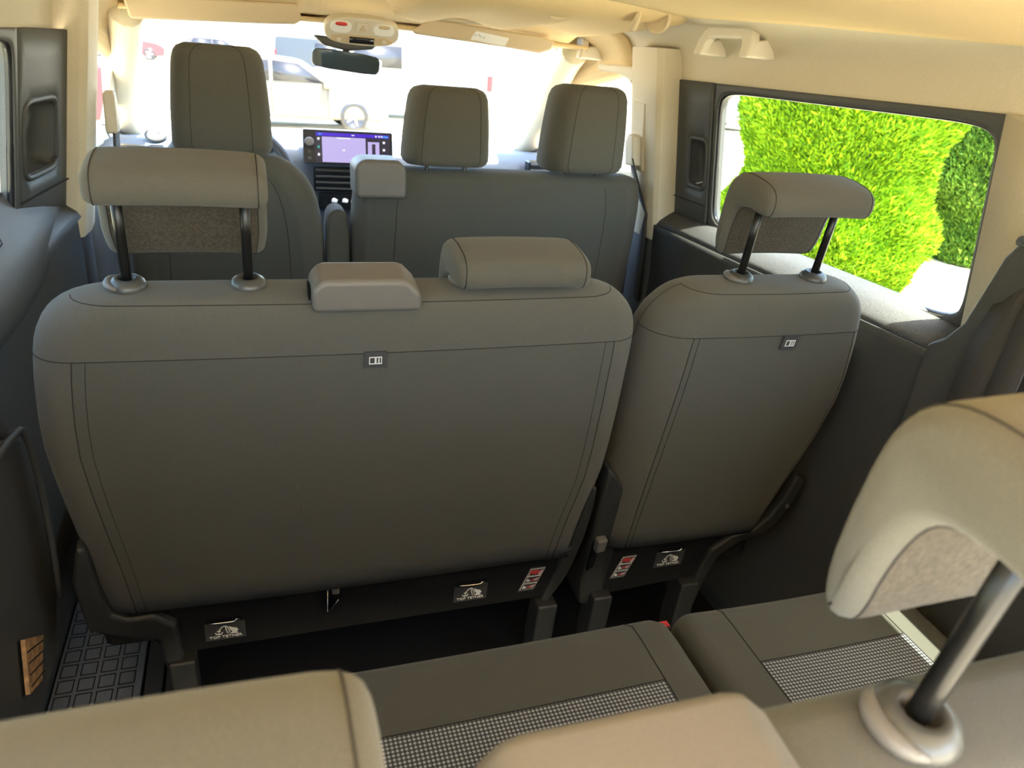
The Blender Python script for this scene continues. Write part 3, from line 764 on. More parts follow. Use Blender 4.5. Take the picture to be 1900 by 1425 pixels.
# ------------------------------------------------------------------ dashboard and cab
dash = thing('dashboard', (0, 2.9, .45), 'blue-grey dashboard with air vents running below the windscreen', 'dashboard')
prof = [(2.80, .42), (2.765, .60), (2.755, .76), (2.765, .86), (2.79, .90), (2.84, .918), (2.95, .915), (3.10, .905), (3.30, .890), (3.30, .42)]
V = []; F = []; xs = np.linspace(-.79, .79, 33); n = len(prof)
for x in xs:
    k = (abs(x) / .79) ** 2
    hump = .035 * math.exp(-((x + .42) / .17) ** 2)
    for y, z in prof:
        V.append((x, y - .05 * k + .03 * (1 - k) * 0, z - .012 * k + (hump if .85 < z and y < 3.0 else 0)))
for i in range(len(xs) - 1):
    for j in range(n - 1): F.append((i * n + j, (i + 1) * n + j, (i + 1) * n + j + 1, i * n + j + 1))
obj('body', V, F, 'dash', dash)
# instrument cowl before the driver
v, f = prism([lambda t, x=x, z=z: (x, t, z) for x, z in ((-.57, .90), (-.27, .90), (-.28, .955), (-.33, .978), (-.51, .978), (-.56, .955))], 2.70, 2.92); obj('instrument_cowl', v, f, 'dash', dash, bevel=.02)
v, f = prism([lambda t, x=x, z=z: (x, t, z) for x, z in ((-.545, .905), (-.295, .905), (-.30, .945), (-.34, .962), (-.50, .962), (-.54, .945))], 2.694, 2.70); obj('instrument_display', v, f, 'black', dash)
def vent(x0, x1, z0, z1, yf, nsl, name='air_vent'):
    fr = [(x0, z0), (x1, z0), (x1, z1), (x0, z1)]
    v, f = boxvf(x0, x1, yf, yf + .05, z0, z1); o = obj(name, v, f, 'black', dash, bevel=.006)
    for k in range(nsl):
        z = z0 + (z1 - z0) * (k + .5) / nsl
        v, f = boxvf(x0 + .006, x1 - .006, yf - .010, yf + .004, z - .003, z + .003); obj('slat', v, f, 'ring', o, bevel=.0015)
        v, f = boxvf(x1 - .035, x1 - .020, yf - .013, yf - .005, z - .007, z + .003); obj('slat_tab', v, f, 'plastic_mid', o, bevel=.0015)
vent(-.155, .03, .775, .855, 2.738, 4); vent(-.155 + .19, .22, .775, .855, 2.738, 4)
vent(.60, .72, .845, .905, 2.70, 3); vent(-.74, -.61, .845, .905, 2.70, 3)
# side demister cup on the left dash end, as a round speaker-like eyeball
v, f = lathevf([(0, 0), (.03, 0), (.034, .006), (.026, .012), (.012, .012), (.01, .004), (0, .004)], 24, (-.64, 2.80, .925), (0, -.5, .8)); obj('tweeter', v, f, 'plastic', dash)
v, f = boxvf(-.15, .14, 2.735, 2.76, .865, .872); obj('trim_strip', v, f, 'chrome', dash, bevel=.002)
v, f = boxvf(-.14, .14, 2.735, 2.77, .715, .768); kp = obj('key_panel', v, f, 'black', dash, bevel=.005)
M['lamp'] = mat('key_print', (.3, .3, .3), .5, emit=(.12, .125, .13), estr=1)
for x in (-.088, -.052, -.022, .02, .06):
    v, f = prism([lambda t, a=a, z=z, x=x: (x + a, t, z) for a, z in ((-.010, .740), (.008, .738), (.011, .748), (.0, .754), (-.008, .751))], 2.7325, 2.736); obj('key_symbol', v, f, 'lamp', kp)

# touch screen, standing on the dashboard
M['scr_map'] = mat('screen_map', (.02, .02, .03), .3, emit=(.088, .074, .135), estr=1)
M['scr_bar'] = mat('screen_bar', (.01, .005, .03), .3, emit=(.010, .002, .095), estr=1)
M['scr_blk'] = mat('screen_dark', (.01, .01, .012), .25, emit=(.004, .003, .006), estr=1)
M['scr_white'] = mat('screen_white', (.05, .05, .05), .3, emit=(.14, .14, .15), estr=1)
M['scr_cyan'] = mat('screen_blue', (.01, .03, .06), .3, emit=(.008, .05, .14), estr=1)
M['scr_green'] = mat('screen_green', (.01, .04, .03), .3, emit=(.003, .06, .045), estr=1)
ts = thing('touch_screen', (-.04, 2.74, .866), 'wide touch screen with lavender map and volume knob on the dash centre', 'screen')
def SC(u, v_, e): # u 0..1, v 0..1 from the bottom, e out of the screen
    return (-.188 + u * .298, 2.722 - e + v_ * .022, .868 + v_ * .108)
def scr(name, u0, u1, v0, v1, e, m, par, bevel=0):
    v, f = prism([lambda t, a=a, b_=b_: SC(a, b_, t) for a, b_ in ((u0, v0), (u1, v0), (u1, v1), (u0, v1))], e - .0006, e); return obj(name, v, f, m, par, smooth=bool(bevel), bevel=bevel)
v, f = prism([lambda t, a=a, b_=b_: SC(a, b_, t) for a, b_ in ((0, 0), (1, 0), (1, .95), (.99, 1), (.01, 1), (0, .95))], -.03, 0); obj('bezel', v, f, 'black', ts, bevel=.003)
dsp = scr('display', .13, .97, .04, .93, .001, 'scr_blk', ts)
scr('status_bar', .14, .955, .82, .92, .002, 'scr_bar', dsp)
scr('map_tile', .205, .69, .06, .80, .002, 'scr_map', dsp)
scr('map_caption', .37, .52, .755, .79, .003, 'scr_white', dsp)
scr('map_marker', .43, .46, .40, .45, .003, 'scr_white', dsp)
t2 = scr('vehicle_tile', .715, .845, .06, .70, .002, 'scr_map', dsp)
scr('vehicle_symbol', .762, .800, .16, .64, .003, 'scr_blk', dsp)
for u0, u1, v0, v1 in ((.172, .188, .84, .905), (.193, .198, .865, .90), (.203, .208, .845, .90)): scr('status_symbol', u0, u1, v0, v1, .003, 'scr_cyan', dsp)
scr('status_field', .888, .945, .835, .890, .003, 'scr_cyan', dsp)
for u0 in (.80, .835, .865): scr('status_symbol', u0, u0 + .018, .845, .895, .003, 'scr_white', dsp)
scr('status_symbol', .535, .565, .855, .885, .003, 'scr_white', dsp)
for v0, m in ((.70, 'scr_white'), (.46, 'scr_green'), (.24, 'scr_white')): scr('side_symbol', .155, .18, v0, v0 + .075, .002, m, dsp)
for v0 in (.66, .44): scr('side_symbol', .885, .912, v0, v0 + .07, .002, 'scr_white', dsp)
c = Vector(SC(.065, .62, 0))
v, f = lathevf([(0, 0), (.0165, 0), (.016, .012), (.012, .014), (.0105, .012), (.0, .012)], 24, c, (0, -1, .2)); kb = obj('volume_knob', v, f, 'ring', ts)
v, f = lathevf([(.0125, .0138), (.0145, .0142), (.0125, .0146)], 24, c, (0, -1, .2)); obj('knob_ring', v, f, 'plastic_mid', kb)
v, f = lathevf([(0, .012), (.005, .012), (.004, .0135), (0, .0135)], 16, c, (0, -1, .2)); obj('knob_dot', v, f, 'white', kb)
for v0 in (.30, .12): scr('side_key', .045, .085, v0, v0 + .09, .0015, 'ring', ts)

# steering wheel
sw = thing('steering_wheel', (-.42, 2.56, .72), 'dark steering wheel half hidden behind the driver headrest', 'steering wheel')
ax = Vector((0, -.90, .43)).normalized(); qx = ax.to_track_quat('Z', 'Y').to_matrix(); cw = Vector((-.42, 2.53, .83))
v, f = tubevf([cw + qx @ Vector((.185 * math.cos(a), .178 * math.sin(a), 0)) for a in np.linspace(0, 2 * math.pi, 48, endpoint=False)], .0155, 10, closed=True); obj('rim', v, f, 'plastic', sw)
v, f = lathevf([(0, -.02), (.07, -.02), (.075, .0), (.06, .02), (.03, .028), (0, .03)], 24, cw - ax * .02, ax); obj('hub', v, f, 'plastic', sw)
for a in (0, math.pi, -math.pi / 2):
    v, f = tubevf([cw + qx @ Vector((.06 * math.cos(a), .06 * math.sin(a), -.015)), cw + qx @ Vector((.18 * math.cos(a), .175 * math.sin(a), 0))], [.018, .012], 8); obj('spoke', v, f, 'ring', sw)
v, f = tubevf([cw - ax * .02, cw - ax * .20], .04, 14); obj('column', v, f, 'plastic', sw)

# armrest between the front seats
ar = thing('front_armrest', (-.155, 2.2, .0), 'dark fabric armrest standing up between the two front seats', 'armrest')
v, f = prism([lambda t, x=x, z=z: (x, t, z) for x, z in ((-.182, .36), (-.128, .36), (-.126, .80), (-.134, .845), (-.150, .855), (-.168, .852), (-.180, .838), (-.184, .80))], 2.02, 2.12); obj('pad', v, f, 'fabric', ar, bevel=.012)
v, f = boxvf(-.175, -.135, 2.05, 2.12, 0, .37); obj('bracket', v, f, 'plastic', ar, bevel=.01)

# rear-view mirror
rm = thing('rear_view_mirror', (-.08, 2.47, 1.17), 'dark-framed interior mirror hanging below the overhead console', 'mirror')
def RM(x, y, z):  # local mirror frame, tilted
    a = math.radians(-4); b_ = math.radians(12)
    x2, z2 = x * math.cos(a) - z * math.sin(a), x * math.sin(a) + z * math.cos(a)
    return (-.078 + x2 * math.cos(b_), 2.47 + y - x2 * math.sin(b_) - z2 * .10, 1.198 + z2)
pts = [(-.098, -.014), (-.090, -.025), (-.05, -.028), (.05, -.028), (.090, -.025), (.098, -.014), (.098, .012), (.090, .023), (.05, .026), (-.05, .026), (-.090, .023), (-.098, .012)]
v, f = prism([lambda t, x=x, z=z: RM(x, t, z) for x, z in pts], 0, .03); obj('housing', v, f, 'plastic', rm, bevel=.006)
v, f = prism([lambda t, x=x, z=z: RM(x * .955, t, z * .89) for x, z in pts], -.002, .001); obj('mirror_glass', v, f, 'mirror', rm, smooth=False)
v, f = tubevf([RM(0, .03, 0), (-.07, 2.53, 1.235), (-.06, 2.56, 1.285)], [.012, .010, .014], 10); obj('stalk', v, f, 'plastic', rm)
v, f = prism([lambda t, x=x, z=z: (-.07 + x, 2.49 + t, z) for x, z in ((-.10, 1.262), (.09, 1.258), (.075, 1.235), (.0, 1.225), (-.07, 1.236))], .0, .05); obj('sensor_cover', v, f, 'plastic', rm, bevel=.008)

# overhead console
oc = thing('overhead_console', (-.05, 2.38, 1.26), 'beige overhead console with two lamps, hazard triangle and small display', 'console')
def OC(x, a, e):  # plate on the sloping headliner: a runs along the slope (towards the viewer is negative), e out of the plate
    return (-.05 + x, 2.345 + a * .5 - e * .866, 1.280 - a * .866 - e * .5)
def ell(rx, ry, n=28, ex=2.8): return [(rx * math.copysign(abs(math.cos(t)) ** (2 / ex), math.cos(t)), ry * math.copysign(abs(math.sin(t)) ** (2 / ex), math.sin(t))) for t in np.linspace(0, 2 * math.pi, n, endpoint=False)]
v, f = prism([lambda t, x=x, a=a: OC(x, a, t) for x, a in ell(.102, .040)], -.02, .006); obj('plate', v, f, 'handle', oc, bevel=.004)
M['lens'] = mat('lamp_lens', (.85, .83, .78), .3)
for sx in (-.058, .058):
    v, f = prism([lambda t, x=x, a=a, sx=sx: OC(sx + x, -.012 + a, t) for x, a in ell(.029, .017)], .004, .010); ln = obj('reading_lamp', v, f, 'lens', oc, bevel=.003)
    v, f = prism([lambda t, x=x, a=a, sx=sx: OC(sx + x, -.022 + a, t) for x, a in ell(.016, .005, 16)], .009, .012); obj('lamp_switch', v, f, 'visor' if sx > 0 else 'red', ln)
v, f = prism([lambda t, x=x, a=a: OC(x, -.012 + a, t) for x, a in ((-.018, .012), (.018, .012), (.018, -.016), (-.018, -.016))], .004, .009); hz = obj('hazard_button', v, f, 'handle', oc, bevel=.002)
v, f = prism([lambda t, x=x, a=a: OC(x, -.012 + a, t) for x, a in ((-.010, .006), (.010, .006), (0, -.011))], .008, .0105); obj('triangle_print', v, f, 'visor', hz)
v, f = prism([lambda t, x=x, a=a: OC(x, .022 + a, t) for x, a in ell(.086, .013)], .004, .009); lo = obj('control_strip', v, f, 'visor', oc, bevel=.003)
v, f = prism([lambda t, x=x, a=a: OC(x, .022 + a, t) for x, a in ((-.034, .009), (.034, .009), (.034, -.009), (-.034, -.009))], .008, .0105); obj('display', v, f, 'black', lo)
for sx in (-.062, .062):
    v, f = lathevf([(0, 0), (.007, 0), (.006, .005), (0, .005)], 16, OC(sx, .022, .008), (0, -.866, -.5)); obj('dial', v, f, 'handle', lo)

# sun visors
def visor(name, pts, y, label, sticker=False, lean=.35):
    z0 = max(p[1] for p in pts)
    root = thing(name, (sum(p[0] for p in pts) / len(pts), y, min(p[1] for p in pts)), label, 'sun visor', 'sun visors above the windscreen')
    v, f = prism([lambda t, x=x, z=z: (x, y + t + (z0 - z) * lean, z) for x, z in pts], 0, .020); obj('visor_pad', v, f, 'visor', root, bevel=.008)
    xs_ = [p[0] for p in pts]
    v, f = tubevf([(min(xs_) + .03, y + .012, z0 + .002), (max(xs_) - .03, y + .012, z0 + .002)], .006, 8); obj('pivot_rod', v, f, 'handle', root)
    if sticker:
        v, f = prism([lambda t, x=x, z=z: (x, y + t + (z0 - z) * lean, z) for x, z in ((.275, 1.285), (.385, 1.275), (.395, 1.298), (.290, 1.309))], -.001, .002); st = obj('sticker', v, f, 'white', root, smooth=False)
        for q in (((.287, 1.296), (.291, 1.2955), (.292, 1.2995), (.288, 1.300)), ((.297, 1.300), (.308, 1.292), (.309, 1.2945), (.298, 1.3025)), ((.314, 1.291), (.318, 1.2905), (.319, 1.296), (.315, 1.2965))):
            v, f = prism([lambda t, x=x, z=z: (x, y + t + (z0 - z) * lean, z) for x, z in q], -.0018, -.001); obj('print', v, f, 'faint', st, smooth=False)
    return root
visor('sun_visor', [(-.64, 1.262), (-.30, 1.278), (-.225, 1.283), (-.208, 1.292), (-.210, 1.325), (-.222, 1.335), (-.60, 1.32), (-.65, 1.31)], 2.39, 'beige sun visor in front of the driver seat')
visor('sun_visor', [(.100, 1.294), (.115, 1.286), (.40, 1.272), (.50, 1.264), (.535, 1.276), (.545, 1.300), (.50, 1.312), (.30, 1.322), (.155, 1.330)], 2.39, 'beige sun visor with a white sticker on the passenger side', True)

# grab handles
def grab(y0, y1, x, z, label, h=.065, dx=.03):
    root = thing('grab_handle', (x, (y0 + y1) / 2, z - h), label, 'handle', 'grab handles on the right roof trim')
    w_ = y1 - y0
    o_ = [(0, -h), (.004, -.030), (.016, -.010), (.038, 0), (w_ - .038, 0), (w_ - .016, -.010), (w_ - .004, -.030), (w_, -h), (w_ - .034, -h), (w_ - .036, -.040), (w_ - .046, -.028), (.046, -.028), (.036, -.040), (.034, -h)]
    v, f = prism([lambda t, a=a, b_=b_: (x + t + b_ * .25, y0 + a, z + b_) for a, b_ in o_], -.022, .002); obj('grip', v, f, 'handle', root, bevel=.006)
    for a in (.001, w_ - .033):
        v, f = prism([lambda t, c=c, d=d, a=a: (c, y0 + a + t, d) for c, d in ((x - .030, z - h), (x - .012, z - h + .034), (x + dx + .012, z - h + .044), (x + dx + .02, z - h - .002))], 0, .032); obj('mount', v, f, 'handle', root, bevel=.006)
grab(1.545, 1.77, .690, 1.352, 'beige grab handle above the middle-row side window, nearest one')
grab(2.42, 2.68, .672, 1.325, 'beige grab handle above the front passenger door')

# seat belts
def ribbon(path, wvec, m, parent, name='webbing', th=.0015):
    P = [Vector(p) for p in path]; V = []
    for i, p in enumerate(P):
        w_ = Vector(wvec[i]) if isinstance(wvec, list) else Vector(wvec)
        d = (P[min(i + 1, len(P) - 1)] - P[max(i - 1, 0)]).normalized(); nn = d.cross(w_).normalized() * th
        V += [p - w_ + nn, p + w_ + nn, p + w_ - nn, p - w_ - nn]
    F = [(i * 4 + j, i * 4 + (j + 1) % 4, i * 4 + 4 + (j + 1) % 4, i * 4 + 4 + j) for i in range(len(P) - 1) for j in range(4)] + [(0, 1, 2, 3), tuple(4 * (len(P) - 1) + j for j in (3, 2, 1, 0))]
    return obj(name, V, F, m, parent)
sb = thing('seat_belt', (.69, .80, .55), 'broad dark seat belt coming down the right rear pillar', 'seat belt')
ribbon([(.715, .80, 1.055), (.708, .815, .98), (.700, .825, .90), (.695, .83, .80), (.69, .82, .60)], [(0.008, .024, 0), (.008, .030, 0), (.006, .034, 0), (.006, .036, 0), (.006, .036, 0)], 'belt', sb)
ribbon([(.700, .76, 1.050), (.690, .765, .95), (.680, .77, .80), (.67, .78, .6)], (.004, .024, 0), 'belt', sb, 'webbing')
v, f = lathevf([(0, 0), (.028, 0), (.030, .008), (.022, .018), (.010, .020), (0, .020)], 24, (.728, .80, 1.065), (-1, 0, 0)); obj('anchor', v, f, 'plastic', sb)
v, f = tubevf([(.705, .765, 1.062), (.700, .80, 1.055), (.705, .835, 1.058)], .008, 8); obj('guide_loop', v, f, 'plastic', sb)
fb = thing('seat_belt', (.68, 2.05, .55), 'dark seat belt with beige height slider on the right front pillar', 'seat belt')
plate_part(fb, lambda x, d, s: (.703 - d - s * .10, 2.06 + x, 1.03 + s), [(-.035, -.055), (.035, -.055), (.035, .13), (-.035, .13)], -.002, .012, 'beige', 'slider_track', .004)
plate_part(fb, lambda x, d, s: (.700 - d - s * .10, 2.06 + x, 1.03 + s), [(-.028, -.04), (.024, -.045), (.028, .02), (.012, .045), (-.020, .04)], .004, .035, 'handle', 'slider', .007)
ribbon([(.672, 2.055, 1.01), (.690, 2.045, .96), (.724, 2.02, .86), (.730, 2.01, .60)], (0.004, .022, 0), 'belt', fb)
lb = thing('seat_belt', (-.69, 2.06, .55), 'thin dark seat belt beside the driver seat on the left pillar', 'seat belt')
plate_part(lb, lambda x, d, s: (-.683 + d, 2.10 + x, 1.06 + s), [(-.028, -.05), (.024, -.05), (.028, .02), (.012, .045), (-.020, .04)], .004, .03, 'handle', 'slider', .007)
ribbon([(-.66, 2.10, 1.02), (-.66, 2.05, .93), (-.655, 1.98, .80), (-.65, 1.94, .60)], (0.003, .022, 0), 'belt', lb)

# roof air console with round vents (only its lower lip shows at the top of the view)
rc = thing('roof_air_console', (.25, 1.95, 1.32), 'wavy beige air duct on the ceiling with round air outlets', 'air vent')
V = []; F = []; NXr = 41
for i in range(NXr):
    x = -.02 + .70 * i / (NXr - 1); wv = .010 * math.cos((x + .02) * 2 * math.pi / .233)
    e = min(1, min(i, NXr - 1 - i) / 3)
    for y, z in ((2.34, ceil_z(2.30) + .02), (2.30 - .0, 1.338 + wv - .01), (2.22, 1.330 + wv), (2.0, 1.338 + wv * .5), (1.8, 1.352), (1.7, 1.40)):
        V.append((x, y, z * e + 1.40 * (1 - e)))
F = [(i * 6 + j, i * 6 + j + 1, i * 6 + 7 + j, i * 6 + 6 + j) for i in range(NXr - 1) for j in range(5)]
obj('duct', V, F, 'head', rc, solid=.004)
for x, y, z, ax_ in ((.345, 1.86, 1.352, (.1, -.5, -.6)), (.505, 1.80, 1.350, (.9, -.35, -.2)), (.565, 1.80, 1.350, (-.9, -.5, -.2))):
    v, f = lathevf([(0, -.002), (.030, -.002), (.036, .0), (.038, .006), (.034, .012), (.028, .006), (.0, .006)], 28, (x, y, z + .012), ax_); vo = obj('air_outlet', v, f, 'visor', rc)

# step tread by the left sliding door
tr = thing('step_tread', (-.69, 1.47, 0), 'grey rubber step tread with a grid of squares at the left door', 'step')
v, f = boxvf(-.80, -.635, 1.26, 1.70, 0, .008); obj('tread_plate', v, f, 'tread', tr, bevel=.002)
v, f = boxvf(-.628, -.595, 1.26, 1.70, 0, .012); obj('sill_strip', v, f, 'ledge', tr, bevel=.002)
v, f = boxvf(-.588, -.565, 1.26, 1.70, 0, .012); obj('sill_strip', v, f, 'ledge', tr, bevel=.002)
def frame_vf(x, y, w_, h, t, z0, z1):
    return merge(boxvf(x - w_, x + w_, y - h, y - h + t, z0, z1), boxvf(x - w_, x + w_, y + h - t, y + h, z0, z1), boxvf(x - w_, x - w_ + t, y - h + t, y + h - t, z0, z1), boxvf(x + w_ - t, x + w_, y - h + t, y + h - t, z0, z1))
pad = None
for ix in range(4):
    for iy in range(8):
        x, y = -.778 + .038 * ix, 1.295 + .044 * iy
        v, f = frame_vf(x, y, .0155, .018, .0022, .0075, .0088); 
        if pad is None: pad = obj('groove', v, f, 'groove', tr, smooth=False); p0 = (x, y)
        else:
            c_ = pad.copy(); COL.objects.link(c_); c_.parent = tr; c_.location = (x - p0[0], y - p0[1], 0)
# left door: arm ledge, pocket and lower edge trims
ld = thing('door_trim_panel', (-.72, 1.3, .3), 'dark left door trim with arm ledge and curved lower pocket', 'door trim')
LP = [(-.800, .950), (-.790, .948), (-.762, .922), (-.735, .895), (-.720, .872), (-.716, .835), (-.722, .808), (-.735, .795), (-.800, .79)]
V = []; F = []; n = len(LP); YS = ((.60, 0), (1.0, 0), (1.35, 0), (1.50, .008), (1.65, .022), (1.80, .036), (1.955, .046))
for y, sh in YS: V += [(max(-.80, x - sh), y, z) for x, z in LP]
F = [(i * n + k, i * n + (k + 1) % n, (i + 1) * n + (k + 1) % n, (i + 1) * n + k) for i in range(len(YS) - 1) for k in range(n)] + [tuple(range(n)), tuple((len(YS) - 1) * n + k for k in range(n))]
obj('arm_ledge', V, F, 'plastic', ld)
slope = lambda y, z: (-.735 - (z - .895) * 1.0 + .0015, y, z)
seam([slope(y, z) for y, z in ((1.0, .940), (1.36, .937), (1.43, .926), (1.40, .912), (1.20, .902), (1.0, .900))], ld, .0025, 'inlay_line')
v, f = prism([lambda t, y=y, z=z: (t, y, z) for y, z in ((.7, .69), (1.16, .68), (1.23, .65), (1.27, .50), (1.26, .32), (1.20, .24), (.7, .24))], -.752, -.727); obj('door_pocket', v, f, 'plastic', ld, bevel=.010)
v, f = tubevf(smooth_path([(-.722, .7, .692), (-.722, 1.0, .69), (-.722, 1.16, .682), (-.722, 1.235, .648), (-.724, 1.272, .5), (-.724, 1.262, .32)], 5), .006, 8); obj('pocket_lip', v, f, 'plastic', ld)
seam([(-.745, y, z) for y, z in ((.9, .785), (1.3, .78), (1.5, .77), (1.62, .70))], ld, .003, 'split_line')
tn = thing('tan_sheet', (-.70, 1.05, .30), 'small tan ribbed sheet tucked low by the left door trim', 'sheet')
v, f = prism([lambda t, y=y, z=z: (t, y, z) for y, z in ((1.035, .42), (1.115, .36), (1.07, .31), (1.01, .34))], -.722, -.716); obj('sheet', v, f, 'wood', tn, smooth=False)
for k in range(4):
    seam([(-.7155, 1.02 + .004 * k, .345 + .018 * k), (-.7155, 1.085 + .007 * k, .315 + .014 * k)], tn, .0022, 'rib')
# right wall panel split line
rp = thing('side_trim_panel', (.72, 1.3, .3), 'dark right side trim with a cut-out access cover behind the single seat', 'side trim')
v, f = prism([lambda t, y=y, z=z: (t, y, z) for y, z in ((1.17, .79), (1.45, .80), (1.45, .56), (1.19, .585), (1.165, .61))], .728, .742); obj('access_cover', v, f, 'plastic', rp, bevel=.006)
v, f = prism([lambda t, y=y, z=z: (t, y, z) for y, z in ((.2, .0), (1.05, .0), (1.10, .10), (1.02, .22), (.85, .29), (.5, .30), (.2, .28))], .66, .745); obj('wheel_arch', v, f, 'plastic', rp, bevel=.025)

# ------------------------------------------------------------------ outside
v, f = boxvf(-120, 120, -40, 160, -.75, -.65); struct(obj('ground', v, f, 'concrete', smooth=False))
def leaf_mat(name, c1, c2):
    m = bpy.data.materials.new(name); m.use_nodes = True; n = m.node_tree; p = n.nodes['Principled BSDF']
    g = n.nodes.new('ShaderNodeNewGeometry'); rp_ = n.nodes.new('ShaderNodeValToRGB')
    rp_.color_ramp.elements[0].color = (*c1, 1); rp_.color_ramp.elements[1].color = (*c2, 1)
    n.links.new(g.outputs['Random Per Island'], rp_.inputs[0]); n.links.new(rp_.outputs[0], p.inputs['Base Color'])
    p.inputs['Roughness'].default_value = .7; p.inputs['Specular IOR Level'].default_value = .2; return m
M['leaf_a'] = leaf_mat('conifer_bright', (.07, .20, .006), (.36, .56, .012))
M['leaf_b'] = leaf_mat('conifer_dark', (.06, .17, .02), (.22, .36, .04))
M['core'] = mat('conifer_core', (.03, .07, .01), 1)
M['tail'] = mat('tail_lamp_red', (.07, .004, .008), .3)
M['bark'] = mat('bark_brown', (.12, .08, .05), 1, noise=.3, nscale=30)
def conifer(cx, cy, R, H, n, m, label, arc=(130, 330)):
    root = thing('conifer', (cx, cy, -.65), label, 'tree')
    def rad(h): return R * np.minimum(1, .93 + .10 * np.sin(h * 5 + cx)) * np.minimum(1.0, np.sqrt(np.maximum(.02, (1.02 - h / H) * 5)))
    # solid core
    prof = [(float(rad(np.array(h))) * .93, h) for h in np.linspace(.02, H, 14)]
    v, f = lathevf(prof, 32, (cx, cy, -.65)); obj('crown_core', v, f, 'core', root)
    v, f = tubevf([(cx, cy, -.65), (cx, cy, .2)], .09, 10); obj('trunk', v, f, 'bark', root)
    # sprays: pointed diamonds growing out and up, only where they could be seen plus a margin
    th = rng.uniform(math.radians(arc[0]), math.radians(arc[1]), n); h = rng.uniform(.0, H, n)
    lump = 1 + .04 * np.sin(th * 9 + h * 3) + .03 * np.sin(h * 11 + th * 5) + rng.normal(0, .015, n)
    rr = rad(h) * lump - rng.uniform(0, .05, n)
    P = np.stack([cx + rr * np.cos(th), cy + rr * np.sin(th), -.65 + h], 1)
    out = np.stack([np.cos(th), np.sin(th), np.zeros(n)], 1)
    D = out * rng.uniform(.35, .8, (n, 1)) + np.array([0, 0, 1]) * rng.uniform(.4, 1.0, (n, 1)) + rng.normal(0, .35, (n, 3)); D /= np.linalg.norm(D, axis=1)[:, None]
    W = np.cross(D, rng.normal(0, 1, (n, 3))); W /= np.linalg.norm(W, axis=1)[:, None]
    L = rng.uniform(.035, .085, (n, 1)); w_ = L * rng.uniform(.10, .17, (n, 1))
    N2 = np.cross(D, W)
    V = np.stack([P - D * L * .2, P + D * L * .35 + W * w_, P + D * L, P + D * L * .35 - W * w_ + N2 * w_ * .8], 1).reshape(-1, 3) - np.array([cx, cy, -.65])
    me = bpy.data.meshes.new('foliage'); me.vertices.add(4 * n); me.vertices.foreach_set('co', V.ravel())
    me.loops.add(4 * n); me.loops.foreach_set('vertex_index', np.arange(4 * n)); me.polygons.add(n)
    me.polygons.foreach_set('loop_start', np.arange(0, 4 * n, 4)); me.update(calc_edges=True); me.materials.append(M[m])
    o = bpy.data.objects.new('foliage', me); COL.objects.link(o); o.parent = root; o['kind'] = 'stuff'
    return root
conifer(5.44, 6.74, 1.03, 2.6, 170000, 'leaf_a', 'bright green clipped conifer filling the right side window')
conifer(8.75, 7.45, 1.20, 2.6, 80000, 'leaf_b', 'darker conifer behind the bright one at the window rear edge')

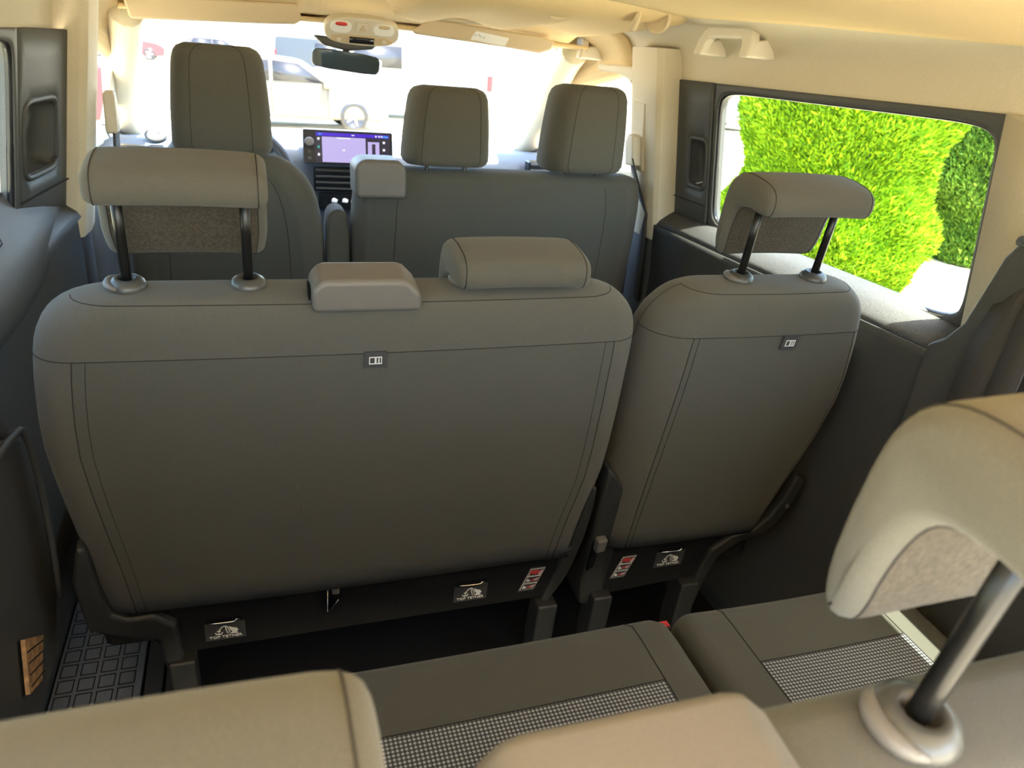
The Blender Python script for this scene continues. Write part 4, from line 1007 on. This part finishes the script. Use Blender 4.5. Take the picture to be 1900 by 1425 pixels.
def car(loc, rz, L, Wd, H, paint, label, kind='hatch', group=None):
    root = thing('parked_car', (loc[0], loc[1], -.65), label, 'car', group); root.rotation_euler.z = rz
    ORG[root] = Vector((0, 0, 0))
    m = mat('paint_' + label[:12].replace(' ', '_'), paint, .3, spec=.6)
    if kind == 'van':
        body = [(-.5, .30), (-.5, .55), (-.49, .95), (-.475, .985), (-.44, 1.0), (.18, 1.0), (.24, .97), (.36, .62), (.47, .52), (.5, .44), (.5, .20), (.46, .16), (-.48, .16)]
        win = [(.02, .62), (.33, .62), (.25, .88), (.02, .88)]
    else:
        body = [(-.5, .28), (-.5, .50), (-.485, .66), (-.40, .95), (-.36, .99), (-.10, 1.0), (.04, .97), (.22, .68), (.42, .60), (.485, .50), (.5, .40), (.5, .22), (.46, .16), (-.47, .16)]
        win = [(-.40, .66), (.15, .66), (.02, .92), (-.10, .945), (-.34, .93)]
    v, f = prism([lambda t, x=x, z=z: (x * L, t * (1 - .14 * max(0, (z - .62) / .38)), z * H) for x, z in body], -Wd / 2, Wd / 2); obj('body', v, f, m, root, bevel=.05)
    for s in (-1, 1):
        def wx(t, x, z): return (x * L, s * (t * (1 - .14 * max(0, (z - .62) / .38))), z * H)
        halves = [win] if kind == 'van' else [[(-.40, .67), (-.13, .67), (-.13, .94), (-.34, .925)], [(-.11, .67), (.15, .67), (.02, .915), (-.11, .94)]]
        for hv in halves:
            v, f = prism([lambda t, x=x, z=z: wx(t, x, z) for x, z in hv], Wd / 2 - .01, Wd / 2 + .008); obj('side_window', v, f, 'black', root)
        for x in (-.30, .31):
            v, f = lathevf([(0, -.10), (.25, -.10), (.32, -.07), (.335, 0), (.32, .06), (.24, .075), (.22, .05), (0, .045)], 28, (x * L, s * (Wd / 2 - .06), .335), (0, s, 0)); wh = obj('wheel', v, f, 'black', root)
            for k in range(5):
                a = 2 * math.pi * k / 5; c_ = Vector((x * L, s * (Wd / 2 - .0), .335))
                v, f = tubevf([c_ + Vector((.03 * math.cos(a), 0, .03 * math.sin(a))), c_ + Vector((.21 * math.cos(a), 0, .21 * math.sin(a)))], [.035, .028], 6); obj('spoke', v, f, 'chrome', wh)
        v, f = boxvf(-.505 * L, -.47 * L, *sorted((s * Wd * .36, s * Wd * .508)), H * .42, H * (.62 if kind == 'van' else .56)); tl = obj('tail_lamp', v, f, 'tail', root, bevel=.02)
        v, f = boxvf(.44 * L, .492 * L, *sorted((s * Wd * .30, s * Wd * .47)), H * .42, H * .52); obj('head_lamp', v, f, 'lens', root, bevel=.02)
        v, f = boxvf(.14 * L, .18 * L, *sorted((s * Wd * .50, s * Wd * .60)), H * .60, H * .70); obj('door_mirror', v, f, m, root, bevel=.03)
        if kind != 'van':
            for xs_ in (-.12, .17):
                seam([(xs_ * L, s * (Wd / 2 + .001), z) for z in (.22 * H, .64 * H)], root, .012, 'door_gap')
    ws = ((.20, .68), (.05, .95)) if kind != 'van' else ((.345, .64), (.25, .93))
    v, f = prism([lambda t, x=x, z=z: (x * L + .012, t, z * H + .012) for x, z in ws + (((ws[1][0] - .01), ws[1][1] - .02), ((ws[0][0] - .01), ws[0][1] - .02))], -Wd * .40, Wd * .40); obj('windscreen', v, f, 'black', root)
    return root
car((.75, 19.6), .06, 4.2, 1.72, 1.50, (.070, .060, .042), 'beige hatchback parked broadside beyond the windscreen')
car((4.0, 23.6), math.pi + .05 - math.pi, 5.0, 1.95, 2.15, (.20, .20, .19), 'white van parked behind the two passenger headrests', 'van').rotation_euler.z = math.pi
car((-6.6, 54), .0, 4.4, 1.80, 1.60, (.050, .003, .004), 'far red car seen left of the driver headrest')
car((-1.2, 50), .1, 4.3, 1.75, 1.55, (.026, .022, .040), 'far purple car above the driver headrest')
car((4.2, 52), -.3, 4.6, 1.85, 1.9, (.010, .014, .022), 'far dark blue car near the mirror', 'van')
car((16.6, 27.5), -1.2, 4.4, 1.80, 1.65, (.22, .22, .22), 'white car at the front edge of the side window beyond the conifer')
car((-5.0, 15.5), .2, 5.2, 2.0, 2.3, (.06, .003, .005), 'red van glimpsed through the left side window', 'van')
